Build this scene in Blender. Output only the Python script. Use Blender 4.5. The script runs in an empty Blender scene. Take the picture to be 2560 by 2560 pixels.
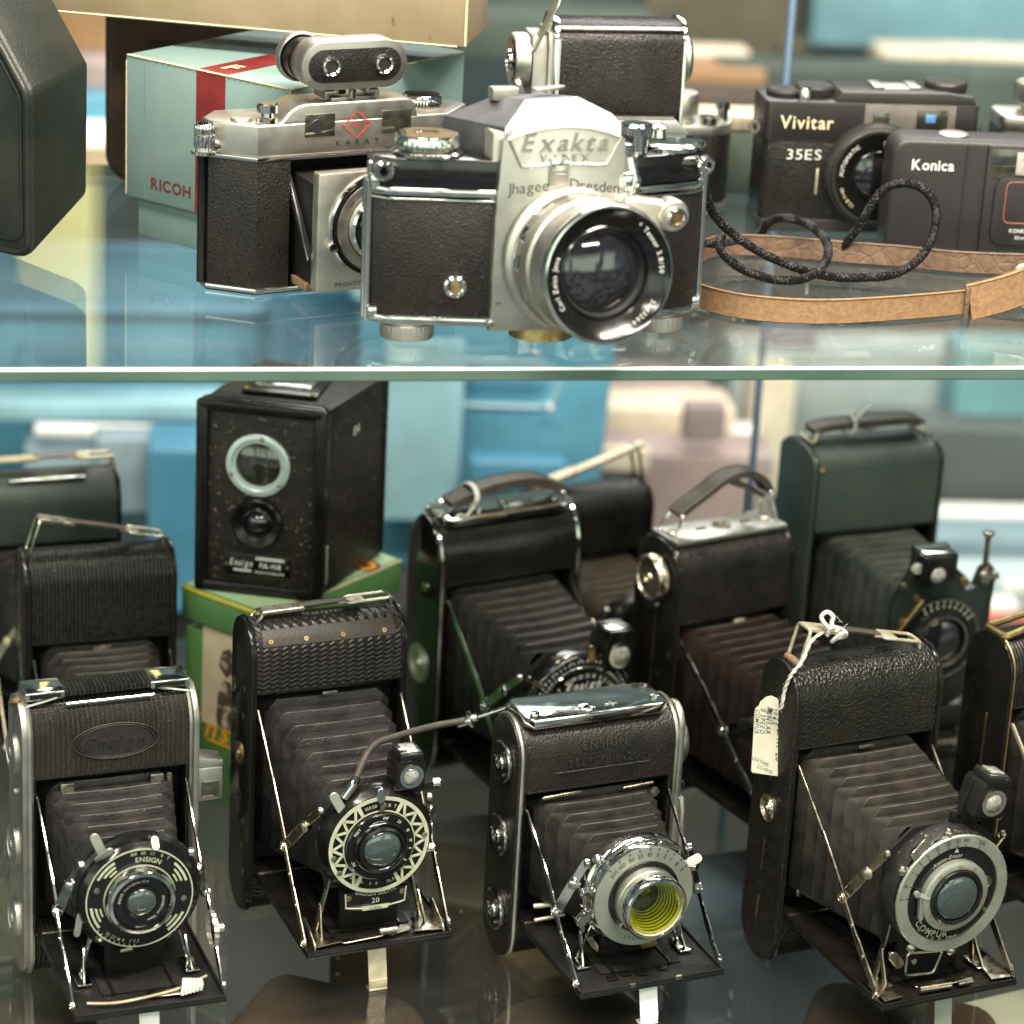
import bpy, bmesh, math, random
from mathutils import Vector, Matrix, Euler
random.seed(7)
S = 0.001
SC = bpy.context.scene
COL = SC.collection
rad = math.radians
PI = math.pi
X, Y, Z = Vector((1, 0, 0)), Vector((0, 1, 0)), Vector((0, 0, 1))

# ------------------------------------------------------------------ node helpers
def new_mat(name):
    m = bpy.data.materials.new(name); m.use_nodes = True
    nt = m.node_tree; nt.nodes.clear()
    out = nt.nodes.new('ShaderNodeOutputMaterial')
    return m, nt, out

def N(nt, typ, ins=None, **props):
    n = nt.nodes.new(typ)
    for k, v in props.items(): setattr(n, k, v)
    for k, v in (ins or {}).items():
        s = n.inputs[k]
        if isinstance(v, bpy.types.NodeSocket): nt.links.new(v, s)
        else: s.default_value = v
    return n

def math_(nt, op, a, b=0.0):
    n = N(nt, 'ShaderNodeMath', {0: a, 1: b}, operation=op); return n.outputs[0]

def rgb(c): return (c[0], c[1], c[2], 1)

def mixc(nt, fac, a, b):
    n = nt.nodes.new('ShaderNodeMix'); n.data_type = 'RGBA'
    for k, v in ((0, fac), (6, a), (7, b)):
        if isinstance(v, bpy.types.NodeSocket): nt.links.new(v, n.inputs[k])
        else: n.inputs[k].default_value = v if k == 0 else rgb(v)
    return n.outputs[2]

def ramp(nt, fac, lo, hi):
    n = N(nt, 'ShaderNodeMapRange', {0: fac, 1: lo, 2: hi, 3: 0.0, 4: 1.0}); n.clamp = True
    return n.outputs[0]

def noise(nt, vec, scale, detail=3.0, rough=.55):
    return N(nt, 'ShaderNodeTexNoise', {'Vector': vec, 'Scale': scale, 'Detail': detail, 'Roughness': rough}).outputs[0]

def chevron(nt, vec, pu, pv, amp):
    """height of a zigzag line pattern: pu = column width, pv = line pitch (metres)"""
    sp = N(nt, 'ShaderNodeSeparateXYZ', {0: vec})
    u = math_(nt, 'FRACT', math_(nt, 'DIVIDE', sp.outputs[0], pu))
    tri = math_(nt, 'ABSOLUTE', math_(nt, 'SUBTRACT', u, .5))
    v = math_(nt, 'ADD', math_(nt, 'DIVIDE', sp.outputs[2], pv), math_(nt, 'MULTIPLY', tri, amp))
    return math_(nt, 'SINE', math_(nt, 'MULTIPLY', v, 2*PI)), tri

def pmat(name, base, rough=.5, metal=0., spec=.5, coat=0., var=None, bump=None, dust=None, wear=None, rvar=0., pattern=None, sheen=0., ribcol=None):
    """var=(scale, colour2[, lo, hi]) ; bump=[(kind, scale, strength)] ; dust=(scale, threshold, colour) ; pattern=(pu,pv,amp,strength)"""
    m, nt, out = new_mat(name)
    tc = N(nt, 'ShaderNodeTexCoord').outputs['Object']
    p = N(nt, 'ShaderNodeBsdfPrincipled', {'Metallic': metal, 'Specular IOR Level': spec, 'Coat Weight': coat, 'Coat Roughness': .08, 'Roughness': rough})
    if sheen: p.inputs['Sheen Weight'].default_value = sheen
    col = None
    if var:
        n = noise(nt, tc, var[0], 4)
        lo, hi = (var[2], var[3]) if len(var) > 3 else (.35, .68)
        col = mixc(nt, ramp(nt, n, lo, hi), base, var[1])
    if ribcol:  # rib shading put into the colour: ridges paler, valleys darker
        rw = N(nt, 'ShaderNodeTexWave', {'Vector': tc, 'Scale': ribcol[0]}, bands_direction='X').outputs['Fac']
        col = mixc(nt, math_(nt, 'MULTIPLY', ramp(nt, rw, .45, 1.), ramp(nt, noise(nt, tc, 300, 3), .35, .6)), col if col else base, ribcol[1])
    if wear:
        n = noise(nt, tc, wear[0], 6, .7)
        n2 = noise(nt, tc, wear[0]*.13, 2)
        n = math_(nt, 'ADD', n, math_(nt, 'MULTIPLY', math_(nt, 'SUBTRACT', n2, .5), .35))
        col = mixc(nt, ramp(nt, n, wear[1], wear[1]+.03), col if col else base, wear[2])
    if dust:
        n = noise(nt, tc, dust[0], 1, .4)
        col = mixc(nt, ramp(nt, n, dust[1], dust[1]+.04), col if col else base, dust[2])
    if col: nt.links.new(col, p.inputs['Base Color'])
    else: p.inputs['Base Color'].default_value = rgb(base)
    if rvar:
        n = noise(nt, tc, 90, 5, .65)
        r = N(nt, 'ShaderNodeMapRange', {0: n, 1: .3, 2: .7, 3: max(rough-rvar, .03), 4: rough+rvar}).outputs[0]
        nt.links.new(r, p.inputs['Roughness'])
    h = None
    for kind, sc, st in (bump or []):
        if kind == 'noise': t = noise(nt, tc, sc, 3)
        elif kind == 'cell': t = N(nt, 'ShaderNodeTexVoronoi', {'Vector': tc, 'Scale': sc}, feature='SMOOTH_F1').outputs[0]
        elif kind == 'crack': t = ramp(nt, N(nt, 'ShaderNodeTexVoronoi', {'Vector': tc, 'Scale': sc}, feature='DISTANCE_TO_EDGE').outputs[0], 0, .12)
        elif kind == 'ribx': t = N(nt, 'ShaderNodeTexWave', {'Vector': tc, 'Scale': sc}, bands_direction='X').outputs['Fac']
        elif kind == 'ribz': t = N(nt, 'ShaderNodeTexWave', {'Vector': tc, 'Scale': sc}, bands_direction='Z').outputs['Fac']
        t = math_(nt, 'MULTIPLY', t, st)
        h = t if h is None else math_(nt, 'ADD', h, t)
    if pattern:
        c, tri = chevron(nt, tc, pattern[0], pattern[1], pattern[2])
        t = math_(nt, 'MULTIPLY', c, pattern[3])
        h = t if h is None else math_(nt, 'ADD', h, t)
    if h is not None:
        b = N(nt, 'ShaderNodeBump', {'Height': h, 'Distance': .0006, 'Strength': 1.0})
        nt.links.new(b.outputs[0], p.inputs['Normal'])
    nt.links.new(p.outputs[0], out.inputs[0])
    return m

def glass_mat(name, tint, f0=.04, refl=(1, 1, 1), rough=.0, dust=0.):
    """clear sheet: tinted transparency with angle dependent mirror reflection"""
    m, nt, out = new_mat(name)
    lw = N(nt, 'ShaderNodeLayerWeight', {'Blend': .5})
    f = math_(nt, 'POWER', lw.outputs['Facing'], 5.0)
    f = math_(nt, 'ADD', math_(nt, 'MULTIPLY', f, 1-f0), f0)
    tr = N(nt, 'ShaderNodeBsdfTransparent', {'Color': rgb(tint)})
    gl = N(nt, 'ShaderNodeBsdfGlossy', {'Color': rgb(refl), 'Roughness': rough})
    mx = N(nt, 'ShaderNodeMixShader', {0: f, 1: tr.outputs[0], 2: gl.outputs[0]})
    last = mx.outputs[0]
    if dust:
        tc = N(nt, 'ShaderNodeTexCoord').outputs['Object']
        n = noise(nt, tc, 900, 2, .6)
        n2 = noise(nt, tc, 18, 3)
        d = math_(nt, 'MULTIPLY', ramp(nt, n, .68, .74), ramp(nt, n2, .35, .75))
        d = math_(nt, 'MULTIPLY', math_(nt, 'ADD', math_(nt, 'MULTIPLY', d, .9), .05), dust)
        df = N(nt, 'ShaderNodeBsdfDiffuse', {'Color': (.75, .8, .8, 1)})
        last = N(nt, 'ShaderNodeMixShader', {0: d, 1: last, 2: df.outputs[0]}).outputs[0]
    nt.links.new(last, out.inputs[0])
    return m

# ------------------------------------------------------------------ mesh builder (all lengths in mm)
GLY = {}; EDG = {}
def glyph(ch, shear=0., bold=0.):
    k = (ch, shear, bold)
    if k not in GLY:
        cu = bpy.data.curves.new('glyph', 'FONT'); cu.body = ch; cu.size = 1.0; cu.shear = shear; cu.offset = bold
        cu.resolution_u = 3
        ob = bpy.data.objects.new('glyph', cu)
        me = ob.to_mesh()
        vs = [v.co.copy() for v in me.vertices]; fs = [tuple(p.vertices) for p in me.polygons]
        ob.to_mesh_clear(); bpy.data.objects.remove(ob); bpy.data.curves.remove(cu)
        if vs:
            x0 = min(v.x for v in vs); w = max(v.x for v in vs)-x0
            vs = [Vector((v.x-x0, v.y, 0)) for v in vs]
        else: w = .25
        cnt = {}
        for f in fs:
            for i in range(len(f)): e = (f[i], f[(i+1) % len(f)]); cnt[tuple(sorted(e))] = cnt.get(tuple(sorted(e)), [])+[e]
        EDG[k] = [e[0] for e in cnt.values() if len(e) == 1]
        GLY[k] = (vs, fs, w)
    return GLY[k]

class MB:
    def __init__(s, mat=None):
        s.bm = bmesh.new(); s.mats = []; s.mi = 0; s.M = Matrix.Identity(4)
        if mat: s.use(mat)
    def use(s, mat):
        if mat not in s.mats: s.mats.append(mat)
        s.mi = s.mats.index(mat); return s
    def add(s, verts, faces, M=None):
        MM = s.M @ M if M is not None else s.M
        vs = [s.bm.verts.new(MM @ Vector(v)) for v in verts]
        for f in faces:
            if len(set(f)) < 3: continue
            try:
                fa = s.bm.faces.new([vs[i] for i in f]); fa.material_index = s.mi
            except ValueError: pass
        return s
    def merge(s, bm, M=None):
        bm.verts.index_update()
        s.add([v.co.copy() for v in bm.verts], [[v.index for v in f.verts] for f in bm.faces], M); bm.free()
        return s
    def box(s, c, size, bev=0, M=None, seg=2):
        bm = bmesh.new(); bmesh.ops.create_cube(bm, size=1)
        for v in bm.verts: v.co = Vector((v.co.x*size[0]+c[0], v.co.y*size[1]+c[1], v.co.z*size[2]+c[2]))
        if bev: bmesh.ops.bevel(bm, geom=bm.edges[:], offset=min(bev, min(size)*.45), segments=seg, affect='EDGES', profile=.5)
        return s.merge(bm, M)
    def prism(s, poly, axis, a, b, bev=0, M=None, seg=2):
        """closed 2-D outline extruded from a to b; axis x: (y,z), y: (x,z), z: (x,y)"""
        f = {'x': lambda p, h: (h, p[0], p[1]), 'y': lambda p, h: (p[0], h, p[1]), 'z': lambda p, h: (p[0], p[1], h)}[axis]
        bm = bmesh.new()
        A = [bm.verts.new(f(p, a)) for p in poly]; B = [bm.verts.new(f(p, b)) for p in poly]
        n = len(poly)
        fa = bm.faces.new(A); fb = bm.faces.new(B[::-1])
        for i in range(n): bm.faces.new((A[i], B[i], B[(i+1) % n], A[(i+1) % n]))
        bmesh.ops.recalc_face_normals(bm, faces=bm.faces[:])
        if bev:
            es = list({e for e in list(fa.edges)+list(fb.edges)})
            bmesh.ops.bevel(bm, geom=es, offset=bev, segments=seg, affect='EDGES', profile=.5)
        return s.merge(bm, M)
    def lathe(s, prof, c=(0, 0, 0), axis=None, seg=40, M=None, knurl=0, kr=(0, 0)):
        """prof [(r,h)]; h runs along axis from c. knurl: radial ridges on points with h in kr"""
        ax = Vector(axis or (0, -1, 0)).normalized()
        t = Vector((0, 0, 1)) if abs(ax.z) < .9 else Vector((1, 0, 0))
        u = ax.cross(t).normalized(); w = u.cross(ax).normalized()
        vs = []; fs = []; n = seg
        for r, h in prof:
            for k in range(n):
                rr = r
                if knurl and kr[0] <= h <= kr[1] and k % 2: rr = r-knurl
                a = 2*PI*k/n
                vs.append(Vector(c)+ax*h+u*(rr*math.cos(a))+w*(rr*math.sin(a)))
        for i in range(len(prof)-1):
            for k in range(n):
                k2 = (k+1) % n
                fs.append((i*n+k, i*n+k2, (i+1)*n+k2, (i+1)*n+k))
        bm = bmesh.new(); V = [bm.verts.new(v) for v in vs]
        for f in fs:
            try: bm.faces.new([V[i] for i in f])
            except ValueError: pass
        bmesh.ops.remove_doubles(bm, verts=bm.verts[:], dist=1e-5)
        bmesh.ops.recalc_face_normals(bm, faces=bm.faces[:])
        return s.merge(bm, M)
    def ring(s, r0, r1, c, axis=(0, -1, 0), h=.15, seg=48, a0=0, a1=360):
        """flat annulus (or an arc of it), thickness h, angles clockwise from top seen from the front"""
        ax = Vector(axis).normalized(); c = Vector(c)
        t = Vector((0, 0, 1)) if abs(ax.z) < .9 else Vector((0, 1, 0))
        rt = t.cross(ax).normalized(); up = ax.cross(rt).normalized()
        full = abs(a1-a0) >= 359.9; n = max(3, int(seg*abs(a1-a0)/360)); vs = []; fs = []
        for i in range(n if full else n+1):
            a = rad(a0+(a1-a0)*i/n); d = rt*math.sin(a)+up*math.cos(a)
            vs += [c+d*r0+ax*h, c+d*r1+ax*h, c+d*r1, c+d*r0]
        m = len(vs)//4
        for i in range(m if full else m-1):
            j = (i+1) % m
            for q in range(4): fs.append((4*i+q, 4*i+(q+1) % 4, 4*j+(q+1) % 4, 4*j+q))
        if not full: fs += [(0, 1, 2, 3), (4*m-1, 4*m-2, 4*m-3, 4*m-4)]
        bm = bmesh.new(); V = [bm.verts.new(v) for v in vs]
        for f in fs: bm.faces.new([V[i] for i in f])
        bmesh.ops.recalc_face_normals(bm, faces=bm.faces[:])
        return s.merge(bm)
    def tube(s, pts, r, seg=8, closed=False, rfun=None):
        pts = [Vector(p) for p in pts]; n = len(pts); vs = []; fs = []
        prev = None
        for i, p in enumerate(pts):
            if closed: d = pts[(i+1) % n]-pts[i-1]
            else: d = pts[min(i+1, n-1)]-pts[max(i-1, 0)]
            d = d.normalized() if d.length > 1e-9 else Vector((0, 0, 1))
            if prev is None:
                t = Z if abs(d.z) < .9 else X
                u = d.cross(t).normalized()
            else:
                u = prev-d*prev.dot(d)
                u = u.normalized() if u.length > 1e-6 else d.orthogonal().normalized()
            prev = u; w = d.cross(u)
            rr = rfun(i/(n-1)) if rfun else r
            for k in range(seg):
                a = 2*PI*k/seg; vs.append(p+u*(rr*math.cos(a))+w*(rr*math.sin(a)))
        for i in range(n if closed else n-1):
            j = (i+1) % n
            for k in range(seg): fs.append((i*seg+k, i*seg+(k+1) % seg, j*seg+(k+1) % seg, j*seg+k))
        if not closed: fs += [tuple(range(seg-1, -1, -1)), tuple((n-1)*seg+k for k in range(seg))]
        bm = bmesh.new(); V = [bm.verts.new(v) for v in vs]
        for f in fs: bm.faces.new([V[i] for i in f])
        bmesh.ops.recalc_face_normals(bm, faces=bm.faces[:])
        return s.merge(bm)
    def bar(s, a, b, w, t, wd=(0, 0, 1), bev=0.2, round_ends=True):
        """flat strip from a to b; w across (towards wd), t thick"""
        a, b = Vector(a), Vector(b); d = (b-a); L = d.length; d.normalize()
        wv = Vector(wd); wv = (wv-d*wv.dot(d)).normalized(); tv = d.cross(wv)
        Mx = Matrix(((d.x, wv.x, tv.x, a.x), (d.y, wv.y, tv.y, a.y), (d.z, wv.z, tv.z, a.z), (0, 0, 0, 1)))
        if round_ends:
            poly = []
            for k in range(7): an = PI/2+PI*k/6; poly.append((math.cos(an)*w/2, math.sin(an)*w/2))
            for k in range(7): an = -PI/2+PI*k/6; poly.append((L+math.cos(an)*w/2, math.sin(an)*w/2))
        else: poly = [(0, -w/2), (L, -w/2), (L, w/2), (0, w/2)]
        return s.prism(poly, 'z', -t/2, t/2, bev, Mx, 1)
    def ribbon(s, pts, wd, w, t):
        """strap: centre line pts, width direction(s) wd, width w, thickness t"""
        pts = [Vector(p) for p in pts]; n = len(pts); vs = []; fs = []
        for i, p in enumerate(pts):
            d = (pts[min(i+1, n-1)]-pts[max(i-1, 0)]).normalized()
            wv = Vector(wd[i] if isinstance(wd, list) else wd); wv = (wv-d*wv.dot(d)).normalized()
            ww = w(i/(n-1)) if callable(w) else w
            tv = d.cross(wv)
            e = min(t*.45, .5)
            for a, b in ((-1, -1), (-1, 1), (1, 1), (1, -1)):
                for q in (0, 1):
                    o1, o2 = (ww/2-e, t/2) if (q == (0 if a*b < 0 else 1)) else (ww/2, t/2-e)
                    vs.append(p+wv*(a*o1)+tv*(b*o2))
        for i in range(n-1):
            for k in range(8): fs.append((8*i+k, 8*i+(k+1) % 8, 8*(i+1)+(k+1) % 8, 8*(i+1)+k))
        fs += [tuple(range(8)), tuple(8*(n-1)+k for k in range(7, -1, -1))]
        bm = bmesh.new(); V = [bm.verts.new(v) for v in vs]
        for f in fs: bm.faces.new([V[i] for i in f])
        bmesh.ops.recalc_face_normals(bm, faces=bm.faces[:])
        return s.merge(bm)
    def text(s, txt, size, c, right=(1, 0, 0), up=(0, 0, 1), shear=0., bold=0., gap=.09, align='C', sx=1., warp=None, raise_=0.):
        right = Vector(right).normalized(); up = Vector(up).normalized(); nrm = right.cross(up)
        gs = [glyph(ch, shear, bold) for ch in txt]; gs_ch = txt
        tot = sum(g[2]+gap for g in gs)-gap
        x = {'C': -tot/2, 'L': 0, 'R': -tot}[align]
        for gi, (vs, fs, w) in enumerate(gs):
            if vs:
                def place(v, h): 
                    q = ((v.x+x)*size*sx, (v.y-.35)*size)
                    if warp: return warp(q[0], q[1], h)
                    return Vector(c)+right*q[0]+up*q[1]+nrm*h
                s.add([place(v, raise_+.06) for v in vs], fs)
                if raise_ > .15:
                    ed = EDG[(gs_ch[gi], shear, bold)]; m_ = len(vs)
                    s.add([place(v, raise_+.06) for v in vs]+[place(v, -.1) for v in vs], [(a, m_+a, m_+b, b) for a, b in ed])
            x += w+gap
        return s
    def arctext(s, txt, size, c, r, ang, axis_frame=None, inward=False, bold=0., gap=.12, shear=0., step=None):
        """text on a circle round c; ang = clockwise degrees from the top of the middle of the text"""
        rt, up = axis_frame or (X, Z); nrm = rt.cross(up); c = Vector(c)
        gs = [glyph(ch, shear, bold) for ch in txt]
        tot = (sum(g[2]+gap for g in gs)-gap)*size
        sgn = -1 if inward else 1
        x = -tot/2
        for vs, fs, w in gs:
            mid = (x+w*size/2)/r*sgn; a = rad(ang)+mid
            d = rt*math.sin(a)+up*math.cos(a); tx = rt*math.cos(a)-up*math.sin(a)
            if inward: e_x, e_y = -tx, -d
            else: e_x, e_y = tx, d
            if vs:
                s.add([c+d*r+e_x*((v.x-w/2)*size)+e_y*((v.y-.35)*size)+nrm*.08 for v in vs], fs)
            x += (w+gap)*size
        return s
    def build(s, name, parent=None, smooth=38, loc=None, rot=None):
        me = bpy.data.meshes.new(name)
        for v in s.bm.verts: v.co = v.co*S
        s.bm.to_mesh(me); s.bm.free()
        for m in s.mats: me.materials.append(m)
        if smooth:
            me.polygons.foreach_set('use_smooth', [True]*len(me.polygons))
            me.set_sharp_from_angle(angle=rad(smooth))
        o = bpy.data.objects.new(name, me); COL.objects.link(o)
        if parent: o.parent = parent
        if loc: o.location = Vector(loc)*S
        if rot: o.rotation_euler = rot
        return o

def tag(o, label=None, cat=None, group=None, kind=None):
    if label: o['label'] = label
    if cat: o['category'] = cat
    if group: o['group'] = group
    if kind: o['kind'] = kind
    return o

def thing(name, label, cat, loc, yaw=0, group=None, pitch=0):
    o = bpy.data.objects.new(name, None); COL.objects.link(o)
    o.empty_display_size = .02
    o.location = Vector(loc)*S; o.rotation_euler = (rad(pitch), 0, rad(yaw))
    return tag(o, label, cat, group)

def arcpts(cx, cy, r, a0, a1, n): return [(cx+r*math.cos(rad(a0+(a1-a0)*i/n)), cy+r*math.sin(rad(a0+(a1-a0)*i/n))) for i in range(n+1)]

def rrect(w, h, r, n=4, cx=0, cy=0):
    p = []
    for sx, sy, a in ((1, -1, -90), (1, 1, 0), (-1, 1, 90), (-1, -1, 180)):
        p += arcpts(cx+sx*(w/2-r), cy+sy*(h/2-r), r, a, a+90, n)
    return p

def spline(pts, n=8, closed=False):
    P = [Vector(p) for p in pts]; out = []; m = len(P)
    for i in range(m if closed else m-1):
        g = lambda k: P[k % m] if closed else P[max(0, min(m-1, k))]
        a, b, c, d = g(i-1), g(i), g(i+1), g(i+2)
        for k in range(n):
            t = k/n
            out.append(.5*((2*b)+(c-a)*t+(2*a-5*b+4*c-d)*t*t+(3*b-a-3*c+d)*t**3))
    if not closed: out.append(P[-1])
    return out

def rounded_loop(cs, r, n=4):
    """closed polygon with rounded corners"""
    P = [Vector(c) for c in cs]; m = len(P); out = []
    for i in range(m):
        a, b, c = P[i-1], P[i], P[(i+1) % m]
        d1 = (a-b); d2 = (c-b); q = min(r, d1.length*.45, d2.length*.45)
        s0, s1 = b+d1.normalized()*q, b+d2.normalized()*q
        for k in range(n+1):
            t = k/n; out.append((1-t)**2*s0+2*t*(1-t)*b+t*t*s1)
    return out

# ------------------------------------------------------------------ materials
M = {}
def mats():
    blk = (.012, .0115, .011)
    M['leather'] = pmat('grained black leather', (.0085, .0078, .007), .28, spec=.36, var=(45, (.017, .0145, .012)), bump=[('cell', 900, .6), ('noise', 1600, .25)], dust=(700, .765, (.12, .1, .07)), rvar=.1)
    M['leather_fine'] = pmat('fine black leatherette', (.0085, .0075, .0068), .28, spec=.42, var=(40, (.018, .0135, .011)), bump=[('cell', 1150, .55), ('noise', 2500, .2)], dust=(800, .77, (.12, .1, .07)), rvar=.1)
    M['leather_pebble'] = pmat('pebbled dark leather', (.008, .0085, .0078), .25, spec=.34, var=(40, (.016, .0145, .010)), bump=[('cell', 800, .9), ('noise', 1500, .2)], wear=(130, .77, (.13, .09, .05)), dust=(900, .79, (.2, .16, .1)), rvar=.1)
    M['leather_rib'] = pmat('ribbed black leatherette', (.007, .0075, .0065), .27, spec=.4, ribcol=(150, (.034, .034, .028)), bump=[('ribx', 150, 1.0), ('noise', 900, .15)], dust=(600, .78, (.2, .16, .1)), rvar=.08)
    M['leather_herring'] = pmat('herringbone black leatherette', (.012, .011, .0095), .3, spec=.35, ribcol=(128, (.042, .038, .03)), bump=[('ribx', 128, .6), ('noise', 1500, .15)], pattern=(.00245, .0011, 1.3, .35), var=(30, (.026, .023, .019)), dust=(700, .77, (.2, .16, .1)))
    M['leather_chevron'] = pmat('chevron stamped black leatherette', (.011, .0095, .0085), .28, spec=.36, bump=[('noise', 1200, .2)], pattern=(.0050, .0025, 1.0, .34), var=(30, (.02, .017, .0145)), wear=(150, .72, (.08, .055, .035)), dust=(600, .78, (.2, .14, .08)))
    M['enamel'] = pmat('black enamel', (.005, .0048, .0045), .24, spec=.3, coat=.2, var=(30, (.011, .0095, .008)), wear=(260, .755, (.15, .1, .05)), rvar=.1, bump=[('noise', 300, .04)])
    M['enamel_clean'] = pmat('clean black enamel', (.005, .005, .005), .18, coat=.3, rvar=.06)
    M['matte'] = pmat('matt black paint', (.005, .005, .005), .6, spec=.25, var=(80, (.011, .0105, .01)), dust=(600, .765, (.1, .09, .07)))
    M['bed_black'] = pmat('worn matt black bed', (.0055, .0058, .0055), .42, spec=.3, var=(60, (.012, .012, .0105)), bump=[('noise', 900, .3)], wear=(240, .76, (.12, .1, .06)), dust=(800, .77, (.12, .11, .08)))
    M['crackle'] = pmat('crackle black finish', (.012, .012, .011), .4, bump=[('noise', 1300, .7)], dust=(500, .7, (.14, .12, .08)))
    M['bellows'] = pmat('black bellows cloth', (.012, .0112, .0102), .36, spec=.36, var=(120, (.03, .0275, .024)), bump=[('noise', 1800, .35), ('noise', 260, .3)], dust=(900, .77, (.2, .18, .15)))
    M['bellows_grey'] = pmat('worn grey bellows leather', (.018, .0165, .0145), .4, spec=.34, var=(90, (.043, .039, .032)), bump=[('noise', 1500, .3), ('noise', 220, .5)], wear=(200, .72, (.16, .14, .11)))
    M['bellows_purple'] = pmat('sheeny bellows leather', (.014, .0125, .013), .30, spec=.4, var=(100, (.036, .032, .033)), bump=[('cell', 1300, .45), ('noise', 240, .4)], dust=(900, .77, (.2, .18, .16)))
    M['bellows_maroon'] = pmat('dark maroon bellows leather', (.011, .0065, .0055), .42, spec=.3, var=(70, (.025, .0155, .0125)), bump=[('noise', 1200, .3), ('noise', 200, .4)], wear=(160, .72, (.12, .07, .05)))
    M['bellows_brown'] = pmat('faded brown bellows leather', (.045, .033, .022), .55, var=(70, (.09, .07, .05)), bump=[('noise', 1200, .3), ('noise', 200, .4)])
    M['bellows_edge'] = pmat('rubbed and highlighted bellows edge', (.045, .04, .034), .42, var=(140, (.11, .1, .085), .42, .62), bump=[('noise', 1500, .3)])  # wear plus ridge highlights painted into the paler fold edges
    M['chrome'] = pmat('bright chrome', (.82, .81, .78), .1, metal=1, rvar=.07, var=(140, (.7, .68, .63)), bump=[('noise', 60, .05)])
    M['nickel'] = pmat('tarnished nickel', (.62, .57, .47), .26, metal=1, rvar=.12, var=(160, (.42, .36, .26)), dust=(400, .73, (.2, .13, .06)))
    M['satin'] = pmat('satin chrome', (.65, .63, .575), .38, metal=1, rvar=.07, bump=[('noise', 2200, .12)], var=(30, (.47, .45, .40)))
    M['satin_green'] = pmat('pale satin metal ring', (.44, .47, .41), .42, metal=.7, rvar=.08, var=(80, (.34, .365, .31)))
    M['alu'] = pmat('dull aluminium', (.47, .45, .42), .42, metal=1, rvar=.08, var=(40, (.36, .345, .31)), bump=[('noise', 1800, .1)])
    M['alu_dark'] = pmat('grey worn metal', (.21, .22, .24), .5, metal=1, rvar=.08, var=(40, (.165, .17, .185)))
    M['cream_metal'] = pmat('aged creamy metal', (.66, .6, .47), .4, metal=.6, rvar=.1, var=(160, (.5, .42, .28)))
    M['rust'] = pmat('rusty brown metal', (.16, .085, .05), .6, metal=.3, var=(200, (.32, .22, .13)))
    M['brass'] = pmat('worn brass', (.45, .33, .16), .4, metal=1, var=(200, (.25, .17, .08)))
    M['paint_cream'] = pmat('cream dial paint', (.50, .53, .39), .5, var=(200, (.40, .42, .30)))
    M['ring_pale'] = pmat('pale plated ring', (.60, .70, .66), .3, metal=.35, rvar=.06)
    M['paint_white'] = pmat('white dial lettering', (.75, .74, .7), .5)
    M['paint_black'] = pmat('black lettering', (.02, .02, .02), .5)
    M['paint_red'] = pmat('red lettering', (.5, .05, .03), .5)
    M['paint_maroon'] = pmat('maroon lettering', (.12, .02, .022), .55)
    M['paint_gold'] = pmat('pale gold lettering', (.68, .58, .38), .45)
    M['paint_orange'] = pmat('orange script', (.75, .33, .02), .5)
    M['paint_dgreen'] = pmat('dark green printing', (.02, .09, .04), .6)
    M['dull_emboss'] = pmat('blind embossed leatherette', (.022, .02, .018), .3, bump=[('noise', 1500, .3)])
    M['cover_wire'] = pmat('grey wire', (.5, .5, .46), .3, metal=1)
    M['lens'] = pmat('lens glass', (.05, .066, .062), .06, spec=.9, coat=1., var=(45, (.04, .058, .06), .3, .7))
    M['lens_dark'] = pmat('dark coated lens glass', (.010, .009, .012), .04, spec=.9, coat=1.)
    M['lens_pale'] = pmat('pale finder lens', (.42, .42, .38), .08, spec=.9, coat=1., var=(350, (.16, .16, .14)))
    M['lens_clear'] = glass_mat('clear front element', (.9, .93, .93), .06)
    M['filter_glass'] = glass_mat('yellow filter glass', (.74, .76, .012), .07)
    M['barrel_in'] = pmat('pale inner barrel', (.5, .5, .42), .3)
    M['barrel_mid'] = pmat('grey inner barrel', (.12, .12, .10), .35)
    M['barrel_dark'] = pmat('dark inner barrel', (.02, .02, .02), .35)
    M['window_dark'] = pmat('dark window glass', (.012, .014, .016), .05, spec=.8, coat=1, var=(130, (.05, .05, .03)))
    M['string'] = pmat('off white cotton string', (.62, .6, .54), .9, bump=[('noise', 2500, .5)])
    M['tagcard'] = pmat('cream card tag', (.72, .68, .55), .75, var=(60, (.64, .59, .45)))
    M['patch'] = pmat('dark leather patch', (.016, .012, .0095), .45, var=(60, (.03, .022, .016)), bump=[('noise', 900, .3)])
    M['ink'] = pmat('dark ink', (.03, .035, .07), .7)
    M['strap_tan'] = pmat('tan suede strap', (.23, .125, .058), .7, var=(380, (.31, .185, .095), .36, .64), bump=[('noise', 1100, .5)])
    M['strap_brown'] = pmat('brown strap leather', (.12, .07, .042), .5, var=(240, (.19, .12, .075)), bump=[('crack', 160, .4), ('noise', 1200, .3)])
    M['strap_dark'] = pmat('dark strap leather', (.04, .033, .027), .5, var=(140, (.075, .062, .05)), bump=[('noise', 900, .4)])
    M['cord'] = pmat('black braided cord', (.006, .0055, .006), .45, spec=.3, bump=[('cell', 1100, .5)])
    M['teal_card'] = pmat('teal printed card', (.16, .25, .24), .5, var=(14, (.21, .30, .285)), wear=(90, .71, (.34, .33, .25)), bump=[('noise', 500, .08)])
    M['maroon_card'] = pmat('maroon printed card', (.10, .008, .009), .45, var=(30, (.25, .03, .028)))
    M['card_edge'] = pmat('bare card edge', (.52, .42, .27), .8, var=(300, (.66, .58, .42)))
    M['kraft'] = pmat('tan kraft card', (.235, .18, .105), .7, var=(22, (.30, .235, .145)), dust=(150, .73, (.14, .1, .06)), bump=[('noise', 500, .1)])
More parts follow.
